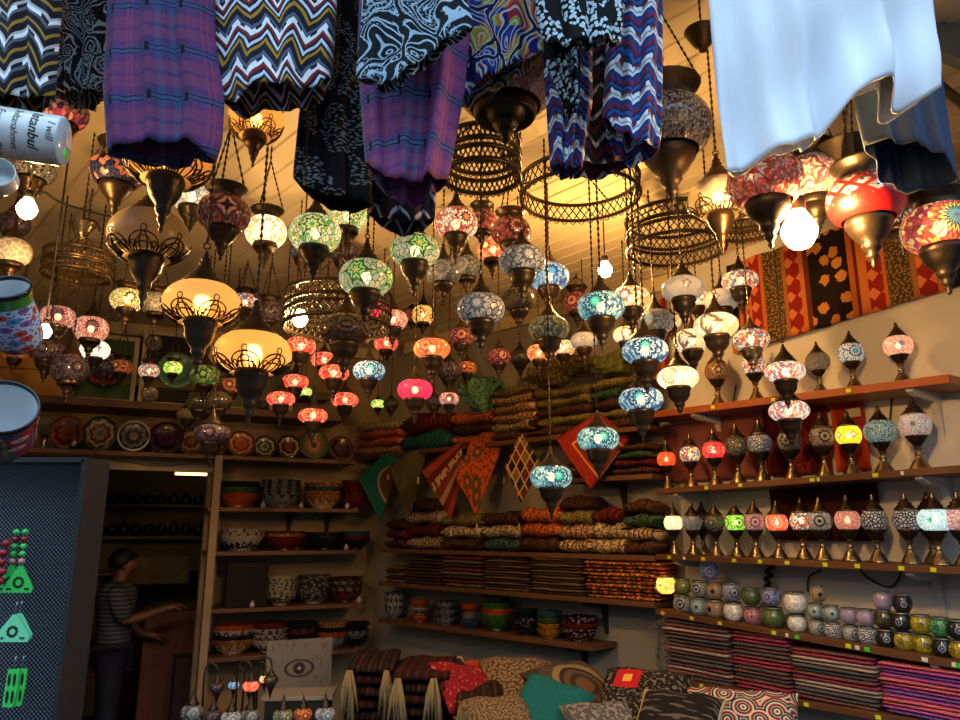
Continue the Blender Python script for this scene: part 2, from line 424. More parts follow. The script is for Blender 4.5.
trim('trim_middle', M, .02, LM+.15, WO-.02, CEIL-.05, (.05, .09), creamtrim)
# door casing
def casing(px, w, name):
    p = B.hit(px, 600, WOB-.03); o = BX(name, (p.x, p.y, 1.02), (w, .06, 2.04), plain('worn_cream_door_paint', 'a08a68', .6, 0, .35, 9), rz=B.rz()); o['kind'] = 'structure'
casing(79, .1, 'door_1_casing'); casing(209, .07, 'door_1_casing')
p0, p1 = B.hit(80, 500, WOB-.03), B.hit(213, 500, WOB-.03)
o = BX('door_1_lintel', ((p0.x+p1.x)/2, (p0.y+p1.y)/2, 2.06), ((p1-p0).xy.length, .06, .09), creamtrim, rz=B.rz()); o['kind'] = 'structure'
# back room
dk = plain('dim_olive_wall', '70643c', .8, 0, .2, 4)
def local(P, k, off): q = P.a+P.u*k+P.n*off; return Vector((q.x, q.y))
k0, k1 = B.s_of(B.hit(60, 500, WOB)), B.s_of(B.hit(240, 500, WOB))
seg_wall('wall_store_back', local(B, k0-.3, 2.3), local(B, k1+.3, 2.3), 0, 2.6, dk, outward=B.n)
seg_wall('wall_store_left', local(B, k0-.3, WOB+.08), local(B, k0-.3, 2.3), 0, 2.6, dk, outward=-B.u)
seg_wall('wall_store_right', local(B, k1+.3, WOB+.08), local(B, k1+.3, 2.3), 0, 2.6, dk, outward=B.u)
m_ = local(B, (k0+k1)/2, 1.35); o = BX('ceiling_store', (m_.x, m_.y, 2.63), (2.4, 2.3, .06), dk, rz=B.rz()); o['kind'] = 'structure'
# ------------------------------------------------------------------ wall shelves
TAG = plain('yellow_green_price_sticker', 'c8d820', .5, 0, .05); TAGW = plain('white_price_sticker', 'd8d8d0', .5, 0, .05); TAGG = plain('green_price_sticker', '35d830', .5, 0, .05)
BRK = plain('white_bracket_paint', 'b8bab8', .4, 0, .05)
SH = {}
def shelf(key, P, pxa, pya, pxb, pyb, label, mat, depth=None, th=.028, brackets=(), tags=(), zz=None, kb=BRK, ov=0.0):
    if zz: a = P.hitz(pxa, zz); b = P.hitz(pxb, zz)
    else: a = P.hit(pxa, pya); b = P.hit(pxb, pyb)
    c = (a+b)/2; u = (b-a); ln = u.length; rz = math.atan2(u.y, u.x); tilt = math.asin(max(-1, min(1, u.z/ln)))
    inward = P.n; depth = depth or (WOB if P is B else WO)
    t = thing('wall_shelf', label, 'shelf', (c.x+inward.x*depth/2, c.y+inward.y*depth/2, c.z), (0, -tilt, rz))
    BX('plank', (0, 0, -th/2), (ln+ov, depth-.004, th), mat, t, bev=.002)
    sgn = 1 if (Matrix.Rotation(-rz, 2) @ inward.xy).y > 0 else -1      # local y of the wall side
    for px in brackets:
        k = (P.hitz(px, c.z).xy-c.xy).dot(u.xy.normalized())
        mb = MB(); w = .014; y0, y1 = -sgn*depth*.42, sgn*depth*.48
        pts = [(y0, -th), (y0, -th-.012), (-sgn*depth*.25, -th-.03), (sgn*depth*.3, -th-.04), (sgn*depth*.4, -th-.09), (y1, -th-.2), (y1, -th)]
        vs = [(k-w, y, z) for y, z in pts]+[(k+w, y, z) for y, z in pts]; n = len(pts)
        mb.add(vs, [tuple(range(n)), tuple(range(2*n-1, n-1, -1))]+[(i, (i+1) % n, n+(i+1) % n, n+i) for i in range(n)])
        link('bracket', mb.mesh(), kb, t, smooth=False)
    for i, px in enumerate(tags):
        px, m, s_ = (px+(1,))[:3] if isinstance(px, tuple) else (px, TAG, 1)
        k = (P.hitz(px, c.z).xy-c.xy).dot(u.xy.normalized())
        BX('price_tag', (k, -sgn*(depth/2+.001), -th/2), (.022*s_, .003, .016), m, t)
    SH[key] = (P, a, b, label); return t
def on(key, px, back=.12):
    """a point on a shelf's top: at picture column px, `back` metres behind its front edge"""
    P, a, b, _ = SH[key]; k = 0
    q = P.hit(px, 540, back); f = (q.xy-a.xy).dot((b-a).xy.normalized())/(b-a).xy.length
    z = a.z+(b.z-a.z)*f
    q = P.hitz(px, z, back)
    return Vector((q.x, q.y, z)), P.rz()
def ztop(P, px, py, back): return P.hit(px, py, back).z
shelf('R1', R, 640, 413, 948, 374, 'orange-brown wooden wall shelf with the highest row of table lamps', woodor, brackets=(690, 905), tags=(713, 773, 848), th=.035)
shelf('R2', R, 655, 489, 1100, 454, 'brown wall shelf holding the red, yellow and teal lit table lamps', woodbr, brackets=(672, 915), tags=(706, 740, (812, TAG), (818, TAGW, .5), 875, (902, TAGW, .5)))
shelf('R3', R, 655, 554, 1100, 573, 'brown wall shelf holding the long row of small mosaic table lamps', woodbr, brackets=(672, 905), tags=(669, (684, TAGW, .6), 703, 734, 760, 787, 825, 857, 901, 933))
shelf('R4', R, 655, 609, 1100, 686, 'brown wall shelf carrying the glass candle holders', woodbr, brackets=(930,), tags=(663, 692, 720, 774, (787, TAGW, .6), (797, TAGG), 848, (857, TAGW, .8), (867, TAGG), (924, TAGW), (954, TAGW), (958, TAGG)))
shelf('R5', R, 662, 676, 1100, 752, 'lowest brown wall shelf under the striped scarf stacks', woodbr, tags=(701, 761, 806, 878), brackets=(700,))
shelf('M1', M, 352, 0, 650, 0, 'brown wall shelf piled with rolled cushion covers above the hanging pennants', woodbr, zz=2.17, kb=wooddk, depth=.25)
shelf('M2', M, 560, 0, 652, 0, 'short brown shelf behind the red diamond pennant', woodbr, zz=1.90, kb=wooddk, brackets=(600,))
shelf('M3', M, 380, 0, 654, 0, 'brown wall shelf crowded with patterned rolled cushion covers under the pennants', woodbr, zz=1.462, kb=wooddk, brackets=(500,))
shelf('M4', M, 378, 0, 654, 0, 'brown wall shelf with thin folded throws and an orange folded stack', woodbr, zz=1.222, kb=wooddk, brackets=(480, 580))
shelf('M5', M, 378, 0, 592, 0, 'lowest brown middle shelf holding small painted bowls', woodbr, zz=.962, kb=wooddk, brackets=(560,), depth=.25)
shelf('B1', B, -60, 0, 345, 0, 'high brown wall shelf under the framed green and black panels', woodbr, zz=2.46, th=.05, kb=wooddk)
shelf('B2', B, -60, 0, 356, 0, 'brown wall shelf where decorative plates lean in a row', woodbr, zz=2.115, kb=wooddk, th=.03)
shelf('B3', B, 208, 0, 358, 0, 'highest shelf of bowls beside the doorway', woodbr, zz=1.752, kb=wooddk, brackets=(300, 340))
shelf('B4', B, 208, 0, 358, 0, 'second shelf of bowls beside the doorway, white nested bowls on it', woodbr, zz=1.45, kb=wooddk)
shelf('B5', B, 208, 0, 358, 0, 'third shelf of bowls beside the doorway, dark box on it', woodbr, zz=1.07, kb=wooddk)
shelf('B6', B, 208, 0, 358, 0, 'lowest shelf of bowls beside the doorway', woodbr, zz=.755, kb=wooddk)
# upright at the left of the bowl shelves
p = B.hit(207, 600, .05); o = BX('trim_1', (p.x, p.y, 1.06), (.05, .12, 2.1), plain('worn_cream_door_paint', 'a08a68', .6, 0, .35, 9), rz=B.rz()); o['kind'] = 'structure'

a, q = at(918, -60, 1.95), at(1010, 60, 1.95)
bd = BX('beam_1', ((a.x+q.x)/2+.05+.62*math.cos(math.radians(28)), 1.98, (a.z+q.z)/2+.05-.62*math.sin(math.radians(28))), (1.54, .04, .52), plain('grey_green_board', '848c86', .6, 0, .1, 5), rz=0); bd.rotation_euler = (0, math.radians(28), 0); bd['kind'] = 'structure'
for (x0, y0, x1, y1, lab) in ((930, 78, 1420, 470, 'trim_3'),):
    a, q = at(x0, y0, 1.93), at(x1, y1, 1.93); o = link(lab, MB().tube([(0, 0, 0), q-a], .014, 8).mesh(), BLACK, None, a); o['kind'] = 'structure'
for x0, y0, x1, y1, lab in ((640, -12, 716, 26, 'dark wooden bar crossing above the very large crackle lantern'), (668, 4, 716, 10, 'second dark bar by the top corner of the white cloth')):
    a, q = at(x0, y0, 2.0), at(x1, y1, 2.0); o = link('hanging_bar', MB().tube([(0, 0, 0), q-a], .012, 8).mesh(), wooddk, None, a); tag(o, lab, 'bar')
# ------------------------------------------------------------------ hanging lanterns
WARM = 'ffb45a'
LOOK = {
 'purplepink': mosaic('purple_pink_mosaic', ['8a3a6a', 'c58a8a', '4a1f5a', 'b56a7a'], None, 0, sc=11),
 'pinknavy': mosaic('pink_navy_mosaic', ['141a4a', '1a1f5a', 'b4705a', '0f1238'], ['1c2260', '20266a', '9a5a50'], 0, sc=10),
 'burgundy': mosaic('burgundy_mosaic', ['6a2a2a', '8a4a3e', '5a1f28', 'a0705a'], ['3a0f14', 'b0886a', '5a1c20'], .12, sc=16, N=4, k=4),
 'creamlit': mosaic('cream_lit_mosaic', ['f7d9a0', 'ffe9c0', 'e0a860', 'fff2d0'], ['ffffff', 'e8b878', 'fff0cc'], 1.0, sc=13, grout=(.2, .1, .04)),
 'sparklit': mosaic('white_sparkling_mosaic', ['d8c8a8', 'a8a8a0', 'f0dcb0', '8898a0'], None, .55, sc=10, grout=(.12, .08, .05)),
 'greenlit': mosaic('green_yellow_mosaic', ['c8c060', '6a9a48', 'd8d0a0', '98b060', 'b8c8b0'], ['20a060', 'e8e080', '3a7a30', 'd0c890', '58902e'], .62, sc=12, k=8),
 'greenlit2': mosaic('green_triangles_mosaic', ['b8b088', '7a9a60', '98a890', 'c8b078'], ['d0c060', '3a8a30', 'a8d070', '2f6a28', '90a880'], .5, sc=10, k=6, N=4),
 'redwhite': mosaic('red_orange_white_mosaic', ['d8b8a0', 'b04030', 'f0dcc0', 'c86848'], ['f08040', '502020', 'f8e0c0', 'a83030'], .5, sc=13),
 'orangelit': mosaic('orange_lit_mosaic', ['e07040', 'f09a50', 'c04030', 'f8b070'], ['ffe090', 'd04028', 'f09050'], .75, sc=13),
 'silverweb': mosaic('silver_leaf_mosaic', ['8a9098', 'a8a8a0', '707880', 'c0c0b8'], ['b8c0c8', '606870', 'a0a8b0'], .18, sc=8, gw=.10, grout=(.01, .01, .012)),
 'greyweb': mosaic('grey_web_mosaic', ['6a7078', '8a8e90', '50585e'], ['90989e', '70787e', '9aa0a4'], .08, sc=7, gw=.11, k=14),
 'blueclear': mosaic('ice_blue_mosaic', ['5a88b8', '88b0c8', '3a5a98', 'b8d0d8'], ['60c8e0', '2848a0', '90c0d8'], .5, sc=14),
 'bluelit': mosaic('blue_rosette_mosaic', ['4a78a8', '90b8c8', 'a8d0d8', '30508a', 'b0c8c8'], ['58c8a8', '48b0a8', '16225a', 'a0ccd8', '1a2a68'], .55, sc=13, N=3, Rr=.27, k=12),
 'tealit': mosaic('teal_rosette_mosaic', ['80b8b0', '508a98', 'a8d0c8', '385a7a'], ['60e0b8', '40a8a0', '18305a', '88c0b8', '1a3860'], .6, sc=14, N=3, Rr=.27, k=12),
 'olivenet': mosaic('olive_net_mosaic', ['6a6a50', '88886a', '50543e'], ['a0a080', '585a44', '8a8a68'], .15, sc=12, gw=.1, N=4, k=6),
 'amber': mosaic('amber_white_mosaic', ['e8c080', 'f8e0b0', 'd89850'], ['fff0d0', '905838', 'f0c890'], .8, sc=7, N=3, grout=(.15, .07, .03)),
 'frostwhite': mosaic('milky_glass_dots', ['a8a498', 'b4b0a4', 'a09c90'], ['c8c4b8', '8a867c'], .22, sc=5, gw=.0, N=3, Rr=.1, k=5),
 'silverflower': mosaic('white_silver_flower', ['8c8878', 'a09a88', '78705e'], ['90a8b8', '98b0c0', 'a0b8c4', 'b0a890', '605848'], .22, sc=16, N=3, Rr=.24, k=14),
 'creamdrop': mosaic('cream_petal_glass', ['e0c890', 'f0e0b8', 'd8b878'], ['f8ecd0', 'e0c8a0', '70583a', 'f4e4c0'], .55, sc=4, gw=.02, N=3, Rr=.3, k=3, grout=(.1, .06, .03)),
 'whitedots': mosaic('white_dotted_lit_glass', ['f4dca0', 'fff0c8', 'e8c888'], ['fff4d8', 'b08848', 'ffecc0', 'a07838', 'ffe8b8'], 1.0, sc=6, gw=.01, N=3, k=16, grout=(.2, .1, .04)),
 'multilit': mosaic('multicolour_chip_mosaic', ['e0b080', 'c04848', '5a90a0', 'e8d8b0', 'd07038', '3a5a80', 'f0e0c0'], None, .55, sc=15),
 'multiwhite': mosaic('white_red_blue_chips', ['e8dcc8', 'c03848', '3878a0', 'f0e8d8', 'e0a050', 'e8e0d0', 'd06070'], None, .6, sc=15, grout=(.25, .2, .16)),
 'crackle': mosaic('silver_crackle_mirror', ['4a4c50', '8a8c90', '2a2c30', '70747a', 'a8aab0'], None, 0, sc=38, gw=.05, rough=.1),
 'pinkred': mosaic('pink_red_crackle', ['a04848', 'c88080', '7a3038', 'd0a0a0', 'b02828'], ['c02020', 'd8c0b8', '982028'], .08, sc=26, N=4, k=8),
 'pinkwhite': mosaic('dusty_pink_lace_glass', ['b08888', 'c8a090', '8a5a60', 'd0b8a8'], ['d8b8a8', '906068', 'c8a898', '703e4a'], .1, sc=20, N=4, k=6),
 'pinkgrain': mosaic('pink_grainy_glass', ['8a6a78', 'a08490', '786070', 'b09aa4'], None, 0, sc=60, gw=.02),
 'blackwhite': mosaic('black_white_mosaic', ['a8a098', 'c8c0b0', '505860', '282c34'], ['707e88', '1a2028', 'b0b8b8', '20262e'], .06, sc=16, N=4, k=12),
 'starmulti': mosaic('red_sun_mosaic', ['c84028', 'e8a050', '9a2838', 'f0c880', 'b83858'], ['2a6a78', '58a098', '204858', 'd8d060', 'c02848', 'e87838'], .45, sc=17, N=3, Rr=.3, k=18, grout=(.15, .04, .03)),
 'pinklit': mosaic('pink_salmon_mosaic', ['e09080', 'f0b0a0', 'c86a60', 'f8d0b8'], ['402838', '6a4a58', '2a1826', 'd08a80'], .4, sc=14, N=2, Rr=.27, k=16),
 'whitestar': mosaic('white_lit_star_mosaic', ['fff0d0', 'f8dca8', 'ffffff'], ['503a68', '7a5a80', 'fff4e0'], .9, sc=10, N=3, Rr=.2, k=6, grout=(.2, .1, .05)),
 'darkmos': mosaic('dark_violet_mosaic', ['3a3038', '504450', '281f28', '605060'], ['6a5a68', '201820', '58485a'], .04, sc=12, gw=.1),
 'yellowdots': mosaic('yellow_dotted_mosaic', ['e8c870', 'f8e8a0', 'c8a048'], ['fff0b0', '604818', 'f0d070'], .7, sc=16, gw=.12, N=3, k=10),
 'red': mosaic('red_lit_mosaic', ['d83828', 'f05840', 'b01818', 'f07048'], ['c01010', 'f08050', 'd03028', 'f0a080'], .85, sc=15, N=4, k=8, grout=(.25, .02, .01)),
 'redpink': mosaic('magenta_red_lit_glass', ['e82040', 'f03858', 'd01838'], None, 1.0, sc=30, gw=.05, grout=(.45, .01, .03)),
 'orangered': mosaic('orange_red_spotted', ['e07838', 'e86830', 'f09850', 'd85828'], ['c02028', 'e0a040', 'a03058', 'e87840'], .7, sc=13, N=3, k=7, grout=(.3, .06, .02)),
 'yellowcube': mosaic('amber_diamond_mosaic', ['e8b050', 'f8d080', 'c88030'], ['502010', 'f0c060', '803818'], .8, sc=9, N=4, Rr=.2, k=4),
 'darkpierce': mosaic('brown_scallop_glass', ['403028', '544038', '30241e'], ['6a5448', '2a1c18', '5a463c', '281a16'], .03, sc=10, N=6, Rr=.22, k=2, grout=(.005, .004, .004)),
 'pinkdim': mosaic('dusty_red_mosaic', ['8a4038', 'a8584a', '6a2a2a'], ['602020', 'c08060', '4a181a'], .2, sc=12),
 'greencup': mosaic('bright_green_lit_glass', ['a8d040', 'd8e860', '60a030', 'f0f090'], None, .9, sc=10),
 'greenmos': mosaic('mossy_green_mosaic', ['4a6a28', '78904a', '344a20', '90a860'], ['88a858', '2a3c18', '6a8a3a'], .18, sc=8, k=6),
 'ambermos': mosaic('amber_brown_mosaic', ['9a4a20', 'c87030', '6a2a14'], ['e09048', '5a2410', 'b86030'], .3, sc=14),
 'olivedark': mosaic('smoky_olive_glass', ['3a3420', '4a4228', '2c2818'], None, .04, sc=4, gw=.02),
 'reddia': mirror_diamonds('red_mirror_diamond'),
 'starwhite': mosaic('white_blue_star_mosaic', ['d0d8d0', 'a8c0c0', '3a5a78', 'e0e0d0'], ['48b8d8', '2a4868', 'c8d8d8', '1f3048'], .3, sc=18, N=3, k=12),
 'peach': mosaic('peach_blue_star_mosaic', ['f0b080', 'e89078', 'f8d0a0', 'd86a70'], ['204a78', '3a7aa0', '182848', 'f0b080', 'e87868'], .6, sc=20, N=3, Rr=.2, k=10, grout=(.3, .15, .08)),
}
FROST = frosted('frosted_amber_glass', 'f2d4a8'); FROSTD = frosted('frosted_grey_glass', 'b8aa90', .03)
CLEAR = clearglass('clear_glass', (.95, .9, .75), .6); CRK = clearglass('crackled_clear_glass', (.8, .78, .72), .5, 45)
BULB = emit('warm_bulb', 'ffdca0', 9, False)
def chain_mb(mb, p, q, r=.004, link_=.022):
    """a run of interlocked oval links"""
    p, q = Vector(p), Vector(q); d = q-p; n = max(1, int(d.length/link_)); pts, rr = [], []
    for i in range(n*2+1):
        pts.append(p+d*i/(n*2)); rr.append(r*(1.25 if i % 2 else .45))
    return mb.tube(pts, rr, 5)
CAP = [(.27, .25), (.31, .275), (.3, .3), (.25, .32), (.245, .36), (.2, .39), (.19, .43), (.13, .47), (.12, .52), (.075, .56), (.085, .6), (.05, .62), (.07, .66), (.035, .69), (.04, .73), (.02, .78)]
CUP = [(r*.86 if z > -.6 else r*.8, z*.96) for r, z in [(.012, -1.0), (.05, -.95), (.03, -.91), (.07, -.86), (.1, -.82), (.08, -.78), (.13, -.74), (.16, -.68), (.15, -.64), (.23, -.56), (.3, -.46), (.31, -.4), (.34, -.37), (.35, -.31), (.32, -.25)]]
COLLAR = [(.3, .24), (.31, .3), (.29, .36), (.33, .42), (.39, .46), (.41, .49), (.38, .5), (.36, .46), (.28, .38), (.27, .3), (.28, .25)]
CANOPY = [(.01, -.07), (.12, -.05), (.16, -.02), (.3, .12), (.4, .2), (.42, .25), (0.38, .26)]
def globe_prof(asp, a0=-.28, a1=.27):
    h = asp/2; o = []; n = 13
    t0, t1 = math.asin(max(-.95, a0*.7/h/1.0*1.0)) if abs(a0*.7/h) < .95 else -1.2, math.asin(min(.95, a1*.7/h))
    t0, t1 = -.92, .90
    for i in range(n):
        t = t0+(t1-t0)*i/(n-1); o.append((.5*math.cos(t)**.8, h*math.sin(t)/math.sin(.95)*.78))
    return o
PLACED = []; CLOTHY = []
def conflict(x, y, r, zb, zt, chain=True):
    for X, Y, R_, ZB, ZT, CH in PLACED:
        d = math.hypot(x-X, y-Y)
        if d < r+R_ and zb < ZT and zt > ZB: return True
        if CH and d < r+.012 and zt > ZT: return True
        if chain and d < R_+.012 and ZT > zt: return True
    for P_ in (R, M, B):
        if (Vector((x, y))-P_.a).dot(P_.n) > (-.02 if zb < 2.62 else .2)-r*0.9: return True
    return False
def sc_prof(p, w, kz=1.0): return [(r*w, z*w*kz) for r, z in p]
def lantern(px, py, w, look, label, kind='dome', asp=.72, D=.15, Y=None, bulb=None, metal=None, top=None, group=None, cat='lantern', cup=1.0, xtra=None):
    base = Y or max(1.68, D*F/w)
    for f in (1, 1.03, .97, 1.06, .94, 1.09, .91, 1.13, .87, 1.17, .84, 1.22, .8, 1.27, .76, .72, .68, .64, .6):
        y = base*f
        if y < 1.62 and not Y: continue
        W = w*mpp(px, py, y); c = at(px, py, y); r = W*.5
        if not conflict(c.x, c.y, r*.97, c.z-W*.98*cup, c.z+W*.8): break
    else:
        print('NOFIT', label)
    PLACED.append((c.x, c.y, r, c.z-W*.98*cup, c.z+W*.75, top is None))
    gm = LOOK[look] if look in LOOK else {'frost': FROST, 'frostd': FROSTD, 'clear': CLEAR, 'crk': CRK}[look]
    met = metal or (BRONZE if random.random() < .7 else COPPER)
    t = thing({'dome': 'hanging_lantern', 'triple': 'chain_lantern', 'oval': 'oval_hanging_lantern'}[kind], label, cat, c, (0, 0, math.atan2(-c.y, -c.x)-PI/MOSN.get(gm.name, 3)+random.uniform(-.5, .5)), group)
    k = asp/.72
    L('glass_globe', sc_prof(globe_prof(asp), W), gm, t, 28, wuv=W)
    ck = .8+.2*k
    L('metal_cup', sc_prof([(r_*(.74 if kind == 'oval' else 1), z*cup if z < -.4 else z*k) for r_, z in CUP], W, 1.0), met, t, 20)
    zc = CEIL-c.z-.0
    if top: zc = top
    if kind == 'triple':
        L('collar', sc_prof(COLLAR, W, k), met, t, 20)
        mb = MB(); apex = min(W*1.9, zc-.02)
        for i in range(3):
            a = 2*PI*i/3+.5; chain_mb(mb, (.39*W*math.cos(a), .39*W*math.sin(a), .48*W*k), (0, 0, apex), .0035)
        chain_mb(mb, (0, 0, apex), (0, 0, zc), .004)
        link('chain', mb.mesh(), met, t)
    else:
        L('cap', sc_prof(CAP, W, k if k > .9 else .95), met, t, 20)
        mb = MB(); mb.tube([(.045*W*math.cos(a), 0, .82*W+.045*W*math.sin(a)) for a in [2*PI*i/10 for i in range(10)]], .008*W+.001, 5, True)
        chain_mb(mb, (0, 0, .86*W), (0, 0, zc), .0042)
        link('chain', mb.mesh(), met, t)
    if kind == 'oval':                     # filigree crown hugging the lower half of the glass
        mb = MB(); h = asp/2*.96
        def on_g(a, zz):
            tt = max(-.99, min(.99, zz/h)); rr = .5*math.cos(math.asin(tt))**.8*1.03
            return (rr*math.cos(a)*W, rr*math.sin(a)*W, zz*W)
        for i in range(7):
            a0 = 2*PI*i/7
            for wd, ht in ((.45, .2), (.36, .09), (.26, .15), (.12, .2)):
                mb.tube([on_g(a0+wd*math.cos(q), -h*.88+ht*abs(math.sin(q))*1.0) for q in [PI*j/12 for j in range(13)]], .011*W, 4)
            mb.tube([on_g(a0+.07*math.cos(q), -h*.88+.24+.04*math.sin(q)) for q in [2*PI*j/8 for j in range(8)]], .009*W, 4, True)
            for e in (-.3, .3): mb.tube([on_g(a0+e+.06*math.cos(q), -h*.88+.07+.035*math.sin(q)) for q in [2*PI*j/8 for j in range(8)]], .009*W, 4, True)
        link('filigree_crown', mb.mesh(), met, t)
    if bulb is None and look in LOOK: bulb = 'Emission' in [n.bl_label for n in gm.node_tree.nodes] and any(n.bl_idname == 'ShaderNodeEmission' and n.inputs[1].default_value > .4 for n in gm.node_tree.nodes)
    if bulb:
        m = BULB if look in LOOK else emit('inner_lamp', 'ffb860', bulb if bulb is not True else 30)
        L('bulb', [(.001, -.11*W), (.05*W, -.1*W), (.09*W, -.04*W), (.1*W, .02*W), (.07*W, .09*W), (.001, .11*W)], m, t, 10)
    return t
